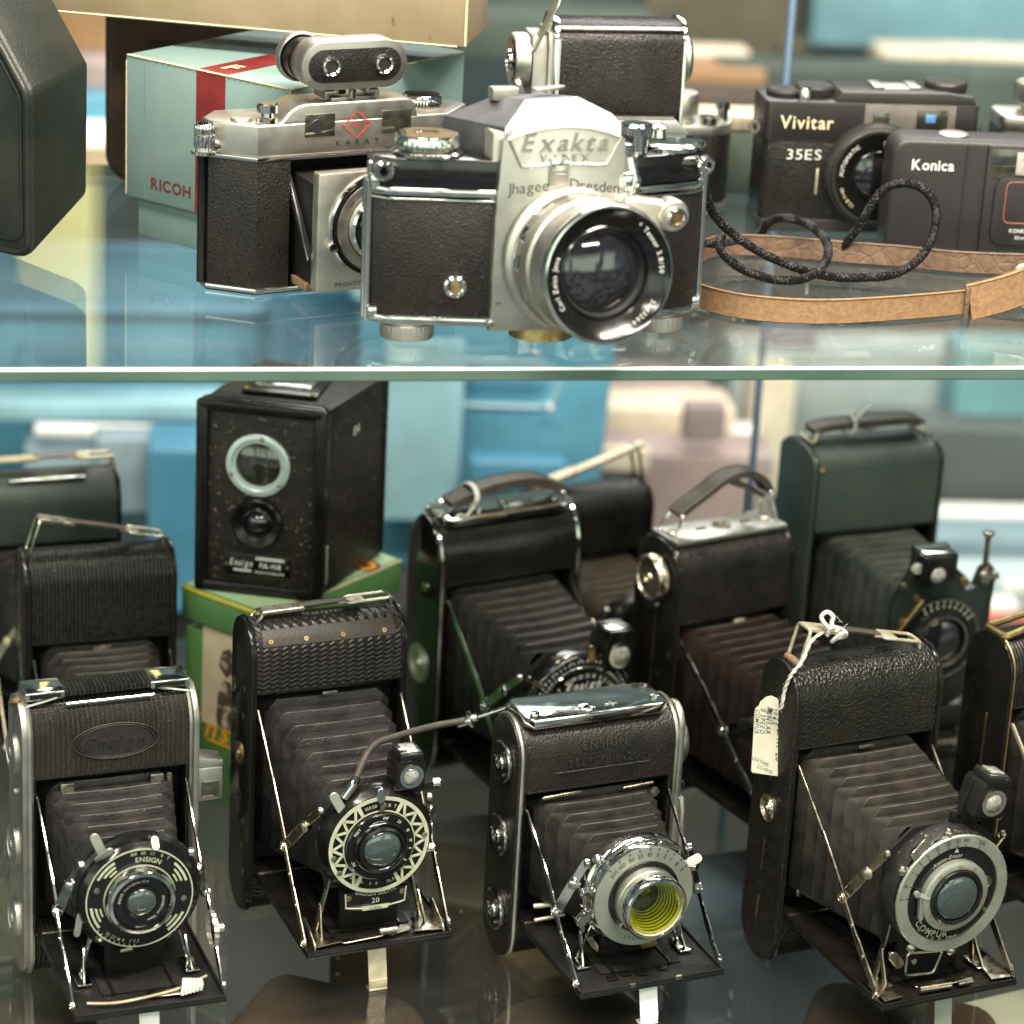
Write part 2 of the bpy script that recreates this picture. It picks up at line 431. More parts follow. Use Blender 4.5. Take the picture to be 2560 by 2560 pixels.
    M['brown_leather'] = pmat('brown case leather', (.055, .026, .012), .42, var=(24, (.12, .062, .03)), bump=[('noise', 600, .3)])
    M['case_dark'] = pmat('dark green black case leather', (.009, .0125, .010), .36, spec=.4, var=(20, (.026, .028, .021), .38, .72), wear=(60, .735, (.085, .075, .045)), bump=[('noise', 900, .25), ('noise', 120, .2)])
    M['case_brown'] = pmat('chestnut leather case', (.065, .036, .018), .5, var=(16, (.16, .095, .05)), bump=[('noise', 500, .3)])
    M['green_card'] = pmat('green printed carton', (.075, .19, .055), .5, var=(14, (.11, .25, .085)), bump=[('noise', 400, .1)])
    M['green_pale'] = pmat('pale green carton lid', (.25, .36, .20), .5, var=(12, (.34, .44, .3)))
    M['cream_card'] = pmat('cream printed panel', (.62, .53, .36), .6, var=(70, (.5, .4, .25)))
    M['yellow_line'] = pmat('yellow printed edge', (.62, .52, .06), .5)
    M['smudge'] = pmat('dark printed figure', (.07, .05, .035), .6, var=(120, (.5, .42, .28), .5, .62))
    M['box_cam'] = pmat('worn box camera leatherette', (.014, .0115, .010), .42, spec=.3, var=(120, (.028, .022, .017)), wear=(210, .70, (.20, .15, .10)), bump=[('cell', 900, .4), ('noise', 200, .3)], dust=(500, .7, (.18, .14, .1)))
    M['plastic_black'] = pmat('black camera plastic', (.017, .016, .0165), .36, bump=[('noise', 2600, .12)], var=(30, (.026, .024, .023)))
    M['plastic_konica'] = pmat('charcoal camera plastic', (.019, .018, .0185), .4, bump=[('noise', 2400, .15)], var=(20, (.027, .025, .0255)))
    M['plastic_grey'] = pmat('smoky finder plastic', (.11, .10, .09), .2, coat=.4, var=(60, (.15, .135, .115)))
    M['flash'] = pmat('ribbed flash window', (.5, .48, .42), .15, coat=.5, bump=[('ribx', 220, .5)], var=(200, (.22, .21, .18)))
    M['blue_glint'] = pmat('blue coated finder lens', (.10, .22, .48), .08, coat=1)
    M['shelf_glass'] = glass_mat('shelf glass', (.955, .985, .98), .045, dust=.22)
    M['edge_glass'] = pmat('green polished glass edge', (.03, .085, .058), .16, spec=.5, coat=.15, var=(4, (.12, .175, .15), .35, .6))
    M['edge_highlight'] = pmat('painted highlight on the glass arris', (.86, .95, .92), .2, spec=1.)  # highlight along the glass edge, painted as a pale strip
    M['shelf_glass_low'] = glass_mat('lower shelf glass', (.86, .91, .89), .085, dust=.14)
    M['panel_glass'] = glass_mat('cabinet panel glass', (.9, .95, .95), .02)
    M['panel_edge'] = pmat('blue glass edge', (.16, .24, .36), .2, coat=.5)
    def plain(n, c, r=.6, v=None): M[n] = pmat(n.replace('_', ' '), c, r, var=(v or 6, tuple(min(1, q*1.55+.015) for q in c), .4, .62))
    M['bellows_veiled'] = pmat('veil tinted green grey bellows', (.022, .028, .024), .5, var=(90, (.05, .056, .046)), bump=[('noise', 1500, .3), ('noise', 220, .5)])  # lighter green grey carries the front glass reflection veil in its colour
    M['enamel_veiled'] = pmat('veil tinted greenish black enamel', (.012, .017, .0145), .34, coat=.1, rvar=.1, wear=(260, .74, (.14, .11, .06)))  # green tint paints the same reflection veil over the shutter
    M['leather_veiled'] = pmat('veil tinted greenish black leather', (.026, .038, .033), .42, var=(35, (.044, .056, .046)), bump=[('cell', 900, .4), ('noise', 1500, .2)], wear=(70, .74, (.12, .10, .06)))  # veil of front glass reflections painted into the leather colour, plus wear
    plain('blue_plastic', (.065, .215, .31), .35); plain('blue_pale', (.19, .35, .41), .35); plain('blue_deep', (.045, .17, .27), .4)
    plain('blue_grey', (.17, .24, .28)); plain('slate', (.13, .15, .2)); plain('grey_dark', (.07, .08, .08)); plain('grey_pale', (.36, .42, .43))
    plain('beige_paper', (.68, .58, .45)); plain('cream_paper', (.60, .52, .40)); plain('mauve_paper', (.22, .18, .18)); plain('pink_paper', (.27, .21, .20))
    plain('green_deep', (.03, .07, .05)); plain('green_mid', (.045, .065, .052)); plain('olive', (.10, .09, .06)); plain('orange_card', (.26, .15, .07))
    plain('brown_dark', (.05, .033, .022)); plain('brown_mid', (.15, .09, .05)); plain('wall_green', (.045, .068, .072), .9, 2)
    plain('yellow_box', (.72, .66, .28)); plain('teal_cloth', (.14, .30, .33), .8); plain('counter', (.10, .115, .11), .5); plain('floor_brown', (.035, .027, .02), .6, 3)
    plain('white_card', (.78, .76, .72)); plain('red_card', (.5, .12, .08))
mats()
# ------------------------------------------------------------------ folding cameras
def stad(T, H, c, g=0., n=12):
    """side outline (y,z) of a folding camera body: round top and bottom"""
    p = []
    for i in range(n+1):
        a = PI*i/n; p.append((T/2-(T/2+g)*math.cos(a), H-c+(c+g)*math.sin(a)))
    for i in range(n+1):
        a = PI*i/n; p.append((T/2+(T/2+g)*math.cos(a), c-(c+g)*math.sin(a)))
    return p

def bellows(root, mat, wb, zb0, zb1, yb, wf, zf0, zf1, yf, n=8, a=1.6, ch=4., name='bellows'):
    mb = MB(mat); R = []
    m = 2*n
    for i in range(m+1):
        t = (i if i % 2 == 0 else i-.84)/m; w = wb+(wf-wb)*t; z0 = zb0+(zf0-zb0)*t; z1 = zb1+(zf1-zb1)*t; y = yb+(yf-yb)*t
        s = 1 if i % 2 == 0 else -1
        dz, dx = s*a*1.05, -s*a*.9
        w2 = w+dx; t1 = z1+dz; b1 = z0-dz
        c = ch if s > 0 else ch*.55
        sag = .7*math.sin(3.1*i+wb)
        R.append([(-w2, y, b1+c), (-w2, y, t1-c), (-w2+c, y, t1+sag*.3), (0, y, t1+sag*.4-.5), (w2-c, y, t1+sag*.3), (w2, y, t1-c), (w2, y, b1+c), (w2-c, y, b1), (-w2+c, y, b1)])
    vs = [p for r in R for p in r]; k = 9; fs = []
    for i in range(m):
        for q in range(k): fs.append((i*k+q, i*k+(q+1) % k, (i+1)*k+(q+1) % k, (i+1)*k+q))
    mb.add(vs, fs)
    o = mb.build(name, root, smooth=0)
    o.data.polygons.foreach_set('use_smooth', [False]*len(o.data.polygons))
    bm = bmesh.new(); bm.from_mesh(o.data); bmesh.ops.recalc_face_normals(bm, faces=bm.faces[:])
    bm.verts.ensure_lookup_table(); bm.verts.index_update()
    rg = [e for e in bm.edges if all((v.index//9) % 2 == 0 for v in e.verts) and e.verts[0].index//9 == e.verts[1].index//9]
    o.data.materials.append(M['bellows_edge'])
    bmesh.ops.bevel(bm, geom=rg, offset=.26*S, segments=2, affect='EDGES', profile=.5, material=1)
    bm.to_mesh(o.data); bm.free()
    o.data.polygons.foreach_set('use_smooth', [True]*len(o.data.polygons)); o.data.set_sharp_from_angle(angle=rad(50))
    return o

def rings_stud(mb, c, r, axis=(-1, 0, 0), h=1.2):
    """concentric turned disc"""
    pr = [(r, 0), (r, h*.6), (r*.93, h*.75)]
    for k in (.8, .62, .44): pr += [(r*(k+.07), h*.35), (r*k, h), (r*(k-.07), h*.4)]
    pr += [(r*.26, h*.5), (r*.2, h*1.4), (0, h*1.5)]
    return mb.lathe(pr, c, axis, 28)

def fold(name, label, loc, yaw, W, H, T, zb, zt, L, zc, R, Lb, Wb, cap=None, cover='leather', side='enamel', trim='enamel', bel='bellows',
         bedmat='enamel', sd=10., wf=None, nb=8, group='folding cameras on the lower glass shelf', trim_r=.75, foot=True, struts=True, strutmat='chrome',
         joint=.5, ba=1.6, bz=None, side_t=2.4, tilt=0., bed_drop=0.):
    root = thing(name, label, 'camera', (loc[0], loc[1], 0 if len(loc) < 3 else loc[2]), yaw, group, tilt)
    c = cap or T*.5
    xi = W/2-side_t
    ow = Wb/2+.4
    o = dict(root=root, W=W, H=H, T=T, c=c, zt=zt, zb=zb, L=L, zc=zc, R=R, Lb=Lb, Wb=Wb, ow=ow, sd=sd)
    st = stad(T, H, c)
    b = MB(M[cover])
    top = [(y, z) for y, z in st[:13]]+[(T, zt-6), (T*.5, zt-6), (T*.5, zt), (0, zt)]
    b.prism(top, 'x', -xi, xi)
    bot = [(y, z) for y, z in st[13:]]+[(0, zb), (T*.5, zb), (T*.5, zb+6), (T, zb+6)]
    b.prism(bot, 'x', -xi, xi)
    b.use(M['matte']).box((0, T*.72, (zt+zb)/2), (2*xi, T*.54, zt-zb-2))
    b.use(M['enamel'])
    for s in (-1, 1):
        b.box((s*(xi+ow)/2, T*.3, (zt+zb)/2), (xi-ow, T*.58, zt-zb), .3)
    b.box((0, -.2, zt+.3), (2*ow, 1.4, 1.0), .2)
    o['body'] = b.build('body', root)
    for s in (-1, 1):
        p = MB(M[side]); x0, x1 = s*xi, s*W/2
        p.prism(stad(T, H, c, .5), 'x', min(x0, x1), max(x0, x1), .5)
        p.use(M[trim]); q = [(s*(xi+.1), y, z) for y, z in stad(T, H, c, .55)]
        p.tube(q, trim_r, 6, True)
        o['side%d' % s] = p.build('side_plate', root)
    # bellows
    w2 = wf or R*.78
    z0, z1 = bz or (zc-R*.82, zc+R*.80)
    o['bellows'] = bellows(root, M[bel], ow-5, zb+9, zt-5, T*.42, w2, z0, z1, -L+sd+1.5, nb, ba)
    # bed
    b = MB(M[bedmat])
    th = 2.6
    Mx = Matrix.Translation((0, 0, zb)) @ Matrix.Rotation(rad(bed_drop), 4, 'X') @ Matrix.Translation((0, 0, -zb))
    b.M = Mx
    b.box((0, -Lb/2, zb-th/2), (Wb, Lb, th), .7)
    for s in (-1, 1): b.box((s*(Wb/2-.7), -Lb/2+.3, zb+.7), (1.3, Lb-1.5, 1.6), .4)
    b.box((0, -Lb+.7, zb+.5), (Wb-1, 1.2, 1.2), .3)
    b.use(M['nickel']).tube([(-Wb/2+1, -.8, zb-.6), (Wb/2-1, -.8, zb-.6)], 1.0, 8)
    o['bed'] = b.build('bed', root)
    b = MB(M['matte']); b.box((0, -Lb*.45, zb+.5), (Wb*.55, Lb*.72, .8), .2)
    b.use(M['enamel'])
    for s in (-1, 1): b.box((s*Wb*.2, -Lb*.45, zb+1.4), (1.6, Lb*.74, 1.2), .3)
    o['rails'] = b.build('focus_track', o['bed'])
    if foot:
        f = MB(M['cream_metal' if foot is True else foot])
        f.bar((0, -Lb+6, zb-3), (0, -Lb+2, 4), 9.6, .9, (1, 0, 0), .2, False)
        f.box((0, -Lb+2, 3), (9.6, 1.2, 6), .4)
        f.box((0, -Lb+4, .5), (9.6, 6, .9), .3)
        f.build('foot', o['bed'])
    if struts:
        for s in (-1, 1):
            A = Vector((s*(ow-.2), -1, zt-9)); B = Vector((s*(Wb/2-1.6), -Lb+7, zb+3)); J = A.lerp(B, joint)+Vector((0, -3, -2))
            g = MB(M[strutmat])
            mid = A.lerp(J, .5)+Vector((0, -1.5, 0))
            g.bar(A, mid, 2.6, .9, (0, -1, 0)); g.bar(mid, J, 3.4, .9, (0, -1, 0))
            g.bar(J+Vector((s*.9, 0, 0)), J.lerp(B, .45)+Vector((s*.9, 1, 0)), 3.8, .9, (0, -1, 0)); g.bar(J.lerp(B, .45)+Vector((s*.9, 1, 0)), B+Vector((s*.9, 0, 0)), 4.6, .9, (0, -1, 0))
            for p_, r_ in ((J, 3.1), (B, 2.6)): rings_stud(g, p_+Vector((s*1.2, 0, 0)), r_, (s, 0, 0), 1.1)
            for t in (.3, .62): g.lathe([(1.2, 0), (1.2, .5), (0, 1)], J.lerp(B, t)+Vector((s*1.3, .6, 0)), (s, 0, 0), 12)
            o['strut%d' % s] = g.build('strut', root)
            k = MB(M[strutmat])
            E = Vector((s*R*1.02, -L+sd*.6+2, zc+R*.66))
            k.bar(J, J.lerp(E, .55)+Vector((0, 0, 1)), 5.2, 1.6, (0, 0, 1)); k.bar(J.lerp(E, .55)+Vector((0, 0, 1)), E, 4.2, 1.8, (0, 0, 1))
            k.lathe([(2.2, -1), (2.2, 1), (0, 1.4)], E, (s, 0, 0), 14)
            k.lathe([(0, -3.4), (2.4, -2.4), (3.4, 0), (2.4, 2.4), (0, 3.4)], J.lerp(E, .55)+Vector((0, -1, 1)), (s*.6, -.7, 0), 18)
            k.build('link', root)
            k = MB(M[strutmat])
            fx = s*(Wb*.36); yy = -L+sd+2
            k.bar((fx, yy, zb+2), (s*R*.72, yy-1, zc-R*.55), 3.4, 1.2, (0, 1, 0)); k.box((fx, yy-4, zb+1.6), (7, 14, 1.0), .3)
            k.bar((fx, yy-9, zb+2), (fx-s*1.5, yy-1, zb+16), 2.6, 1., (0, 1, 0))
            k.lathe([(2.2, 0), (2.2, 1.6), (0, 2.2)], (s*R*.74, yy-1, zc-R*.55), (s, -.3, 0), 14)
            k.build('bracket', root)
    # lens standard
    b = MB(M['matte'])
    ys = -L+sd
    b.prism([(-R*.84, zc-R*.95), (R*.84, zc-R*.95), (R*1.0, zc-R*.3), (R*.93, zc+R*.62), (R*.5, zc+R*.98), (-R*.5, zc+R*.98), (-R*.93, zc+R*.62), (-R*1.0, zc-R*.3)], 'y', ys, ys+2.2, .5)
    b.box((0, ys+2, (zc-R*.9+zb)/2+.5), (R*1.1, 3.2, max(zc-R*.9-zb, 3)), .5)
    o['standard'] = b.build('lens_standard', root)
    return o

def shutter(o, side='enamel', prof=None, R=None, name='shutter'):
    """cylinder behind the dial; returns MB still open for the face"""
    R = R or o['R']; c = (0, -o['L']+o['sd'], o['zc'])
    b = MB(M[side])
    b.lathe(prof or [(R*1.06, 0), (R*1.06, o['sd']*.55), (R*1.03, o['sd']*.62), (R*1.03, o['sd']*.85), (R, o['sd']), (0, o['sd'])], c, (0, -1, 0), 72)
    return b

def lens_parts(o, r, y, root=None, mat='lens', rim='enamel_clean', dome=.22):
    """front element: spherical dome of radius r at distance y in front of the dial plane"""
    g = MB(M[mat]); h = r*dome
    g.lathe([(r*math.cos(rad(a)), h*math.sin(rad(a))) for a in range(0, 91, 9)][:-1]+[(0, h)], (0, y, o['zc']), (0, -1, 0), 40)
    return g.build('lens', root or o['root'])

def finder(o, c, s=14., yaw=0, glass='lens_pale', body='enamel'):
    """small reflecting viewfinder: black box, round front lens in a bright ring, lens window on top"""
    b = MB(M[body]); x, y, z = c
    b.M = Matrix.Translation(c) @ Matrix.Rotation(rad(yaw), 4, 'Y')
    b.prism([(-s*.5, -s*.55), (s*.5, -s*.55), (s*.5, s*.35), (s*.42, s*.5), (-s*.42, s*.5), (-s*.5, s*.35)], 'y', -s*.5, s*.5, .8)
    b.box((0, -s*.1, s*.6), (s*.82, s*.9, s*.28), .8)
    b.use(M['chrome']).ring(s*.30, s*.41, (0, -s*.5, -s*.04), h=1.2, seg=32)
    b.use(M['chrome']).box((0, -s*.05, s*.76), (s*.72, s*.74, .8), .3)
    f = b.build('viewfinder', o['root'])
    g = MB(M[glass]); g.M = Matrix.Translation(c) @ Matrix.Rotation(rad(yaw), 4, 'Y')
    g.lathe([(s*.31, 0), (s*.25, .9), (s*.14, 1.5), (0, 1.8)], (0, -s*.5-.1, -s*.04), (0, -1, 0), 24)
    g.box((0, -s*.05, s*.8), (s*.5, s*.5, .6), .2)
    g.build('finder_lens', f)
    return f

def wire_handle(o, zl, zr, metal='nickel', strap='strap_dark', xl=None, xr=None, w=8.5, lean=5, span=(.27, .68), y=None):
    root = o['root']; H, T, W = o['H'], o['T'], o['W']; y = T*.5 if y is None else y
    xl = -W/2+9 if xl is None else xl; xr = W/2-6 if xr is None else xr
    A = Vector((xl, y, H+zl)); B = Vector((xr, y, H+zr)); up = Vector((0, 1, 0))
    h = MB(M[strap])
    P = [A.lerp(B, t)+Vector((0, 0, .8*math.sin(PI*t))) for t in [span[0]+(span[1]-span[0])*i/8 for i in range(9)]]
    h.ribbon(P, up, w*.72, 1.8)
    hd = h.build('handle', root)
    m = MB(M[metal])
    d = (B-A).normalized()
    m.bar(A, A.lerp(B, span[0]+.03), w, 2.2, up, .4, False)
    m.build('clasp', hd); m = MB(M[metal])
    q = A.lerp(B, span[1]-.06)
    m.bar(q, q.lerp(B, .55), w*.8, 1.4, up, .3, False)
    m.build('clasp', hd)
    lp = MB(M[metal])
    cs = [A+up*(w*.62), A-up*(w*.62), Vector((xl-lean, y-w*.62, H-1.5)), Vector((xl-lean, y+w*.62, H-1.5))]
    lp.tube(rounded_loop(cs, 2, 3), .95, 8, True); lp.build('loop', hd)
    lp = MB(M[metal])
    q = A.lerp(B, span[1]+.02); e = B+d*2
    cs = [q+up*(w*.55), q-up*(w*.55), e-up*(w*.55), e+up*(w*.55)]
    lp.tube(rounded_loop(cs, 2, 3), .95, 8, True)
    lp.tube([e-up*(w*.5), Vector((xr+2.5, y-w*.5, H-2.5))], .95, 8)
    lp.tube([e+up*(w*.5), Vector((xr+2.5, y+w*.5, H-2.5))], .95, 8); lp.build('loop', hd)
    return hd

def side_stud(o, z, r, mat='brass', y=None, s=-1, name='stud', h=1.2):
    b = MB(M[mat]); rings_stud(b, (s*(o['W']/2), o['T']*.5 if y is None else y, z), r, (s, 0, 0), h); return b.build(name, o['root'])

def lever(root, a, b, w=3, t=1.2, mat='satin_green', tip=None, wd=(1, 0, 0)):
    g = MB(M[mat]); g.bar(a, b, w, t, wd)
    if tip: g.lathe([(tip, -1), (tip, 1), (0, 1.3)], b, (0, -1, 0), 14)
    return g.build('lever', root)

# ---- front row, first: silver ended camera with plain dial
def cam_front_silver():
    o = fold('folding_camera', 'folding camera with silver grey end plates, oval embossed cover and round dial lettered ENSIGN', (-186.5, 15), 21.5,
             87, 147, 33, 27, 110, 58.4, 71.7, 25.8, 84, 72.7, cover='leather_herring', side='alu', trim='satin', bel='bellows_purple', bedmat='bed_black', sd=9, nb=7, trim_r=1.3, foot='white_card', side_t=4.2, joint=.52)
    r = o['root']; R = 25.8; zc = o['zc']; L = o['L']; H = 147; T = 33
    # blind embossed oval on the cover
    b = MB(M['dull_emboss'])
    c_ = o['c']; zt = o['zt']
    def wp(x, z, h):
        z = z+126.5
        if z <= H-c_: return Vector((x+2, -h, z))
        a = min((z-(H-c_))/(c_*1.02), 1.4); return Vector((x+2, T/2-(T/2+h)*math.cos(a), H-c_+(c_+h)*math.sin(a)))
    for rr in (1.0, .9):
        pts = [wp(21*rr*math.cos(2*PI*k/48), 9.0*rr*math.sin(2*PI*k/48), .3) for k in range(48)]
        b.tube(pts, .45 if rr == 1 else .3, 6, True)
    b.text('Ensign', 8.5, (0, 0, 0), shear=.35, bold=.01, warp=wp, raise_=.8)
    b.add([wp(20*.88*math.cos(2*PI*k/48), 9*.86*math.sin(2*PI*k/48), .18) for k in range(48)], [tuple(range(48))])
    b.build('emblem', o['body'])
    b = shutter(o, 'enamel_clean', [(31, 0), (31, 3), (29, 4), (28.4, 7), (26.6, 8.4), (26, 9), (0, 9)])
    f = b.build('shutter', r)
    y = -L
    d = MB(M['paint_cream'])
    d.ring(25.2, 25.8, (0, y, zc), h=.3, seg=80); d.ring(17.0, 17.35, (0, y, zc), h=.3, seg=64)
    for a in (-45, 60, 130, 250):
        d.ring(22.7, 23.9, (0, y, zc), h=.25, a0=a-14, a1=a+14); d.ring(20.6, 21.6, (0, y, zc), h=.25, a0=a-8, a1=a+12); d.ring(18.7, 19.5, (0, y, zc), h=.25, a0=a-3, a1=a+10)
    d.arctext('ENSIGN', 3.6, (0, y-.1, zc), 20.3, 12, bold=.012)
    for t, a in (('100', -7), ('50', 4), ('25', 15), ('B', 27), ('T', 35)): d.arctext(t, 2.3, (0, y-.1, zc), 23.6, a)
    d.arctext('32 22 16 11', 2.3, (0, y-.1, zc), 22.7, 212, inward=True); d.arctext('f 7.7', 2.3, (0, y-.1, zc), 22.7, 186, inward=True)
    for k in range(9): a = 185+6*k; d.ring(24.2, 25.2, (0, y, zc), h=.25, a0=a, a1=a+.8)
    d.use(M['nickel'])
    for a in (-72, 98): d.lathe([(1.5, 0), (1.5, .5), (0, .9)], (21.5*math.sin(rad(a)), y, zc+21.5*math.cos(rad(a))), (0, -1, 0), 16)
    d.build('dial', f)
    k = MB(M['chrome']); k.lathe([(17, 0), (16.6, 4.5), (15.6, 6.2), (14.2, 6.4), (13.6, 5)], (0, y, zc), (0, -1, 0), 64)
    k.use(M['enamel_clean']).lathe([(13.6, 5), (13, 3.6), (8.6, 3.6), (8.2, 4.6), (7.2, 4.8), (7, 4.2)], (0, y, zc), (0, -1, 0), 48)
    k.use(M['paint_white']).arctext('ENSAR Anastigmat f7.7', 1.7, (0, y-3.7, zc), 10.6, -35, gap=.16); k.arctext('ENSIGN Ltd. 75mm', 1.7, (0, y-3.7, zc), 10.6, 122, gap=.16)
    k.build('lens_barrel', f)
    lens_parts(o, 7.1, y-4.2, f, dome=.3)
    lever(f, (-19, y+2, zc+22), (-14.5, y-.5, zc+26.8), 4.2, 1, 'satin_green'); lever(f, (-17, y+5, zc+24), (-20, y+6, zc+31), 4.6, 1.2, 'satin_green')
    lever(f, (7.5, y-.3, zc+26), (7.5, y+2, zc+28.6), 3.6, 1.6, 'nickel'); lever(f, (-8, y+1, zc-27.6), (-4, y+.6, zc-27), 2, 1, 'cream_metal')
    lever(f, (-27, y+5, zc-8), (-29, y+4, zc-17), 3.2, 1, 'satin')
    # handle: flat leather between two plated caps
    h = MB(M['leather_rib']); h.prism([(-21, H+4.0), (21, H+4.6), (21, H+1.6), (-21, H+1.2)], 'y', T*.5-8.5, T*.5+7, .5); hd = h.build('handle', r)
    for s in (-1, 1):
        c = MB(M['chrome']); c.box((s*30.5, T*.5-.6, H+2.8), (19.5, 16.5, 4.6), .9); c.use(M['matte']).box((s*30.5, T*.5-8.8, H+2.8), (15, .6, 2.4), .2)
        c.use(M['chrome']).tube([(s*25, T*.5-9.6, H+2), (s*33, T*.5-9.8, H+.2), (s*40, T*.5-9.2, H-1.5)], .9, 8)
        c.build('end_cap', hd)
    c = MB(M['chrome']); c.bar((-21, T*.5-11.2, H-1.2), (22, T*.5-11.2, H-.8), 1.6, 1.6, (0, 0, 1), .3, False); c.build('bar', hd)
    c = MB(M['string'].copy()); c.mats[0] = M['rust']
    c.tube(spline([(-41, 14, H-3), (-43, 12, H), (-45, 16, H-2), (-44, 20, H-5), (-42, 15, H-4)], 5), 1.5, 6); c.build('thread', hd)
    # folding eye level finder on the right end
    e = MB(M['alu']); e.box((50.5, 11, 95), (13, 13, 18), 1.0); e.use(M['window_dark']).box((50.5, 4.3, 92.5), (9, .8, 8.5), .2); e.use(M['satin']).prism([(44.5, 104), (57, 104), (57, 107), (44.5, 110)], 'y', 5, 17, .5)
    e.build('eyepiece', r)
    for z in (118, 68, 28):
        g = MB(M['satin']); g.lathe([(10.5, 0), (10.5, 2), (9, 3), (7.5, 3.2), (7.2, 2.2), (3.2, 2.2), (3, 3.4), (0, 3.6)], (-43.5, T*.5, z), (-1, 0, 0), 36, knurl=.4, kr=(-.1, 2.2)); g.build('knob', o['side-1'])
    g = MB(M['chrome']); g.lathe([(2.6, 0), (2.6, 1.6), (0, 2)], (-43.5, T*.45, 98), (-1, 0, 0), 20); g.build('button', o['side-1'])
    g = MB(M['nickel']); pts = []
    for k in range(160): a = k*.78; pts.append((29+1.5*math.cos(a), 1.5*math.sin(a)+2, 78+k*.17))
    g.tube(pts, .35, 5); g.build('spring', r)
    # wire stay and pleated cloth pull lying on the bed
    g = MB(M['cream_metal']); g.tube(spline([(-29, -76, 29.5), (-16, -79, 29.5), (0, -78, 29.8), (16, -75, 30.4), (30, -70, 32)], 6), .7, 6); g.build('stay_wire', o['bed'])
    g = MB(M['string'])
    for k in range(6): g.tube(spline([(15.5+k*1.9, -80+k*.4, 29+k*.1), (16.6+k*1.8, -77.5, 32.2), (18.0+k*1.6, -73.5, 34-k*.3)], 3), .85, 6)
    g.use(M['nickel']).bar((18, -76, 29.2), (2, -74, 28.4), 6, .8, (0, 1, 0)); g.build('catch', o['bed'])
    for s in (-1, 1):
        g = MB(M['nickel']); g.box((s*22, -1.2, 104), (6.5, 1.6, 6), .4); g.build('hook', o['body'])
    g = MB(M['satin']); g.lathe([(9, 0), (9, 2.2), (0, 2.4)], (34.6, -58, 50), (1, 0, 0), 36, knurl=.5, kr=(-1, 3)); g.lathe([(2.2, 0), (2.2, 5), (0, 5.4)], (36, -58, 50), (1, 0, 0), 16); g.build('focus_wheel', r)

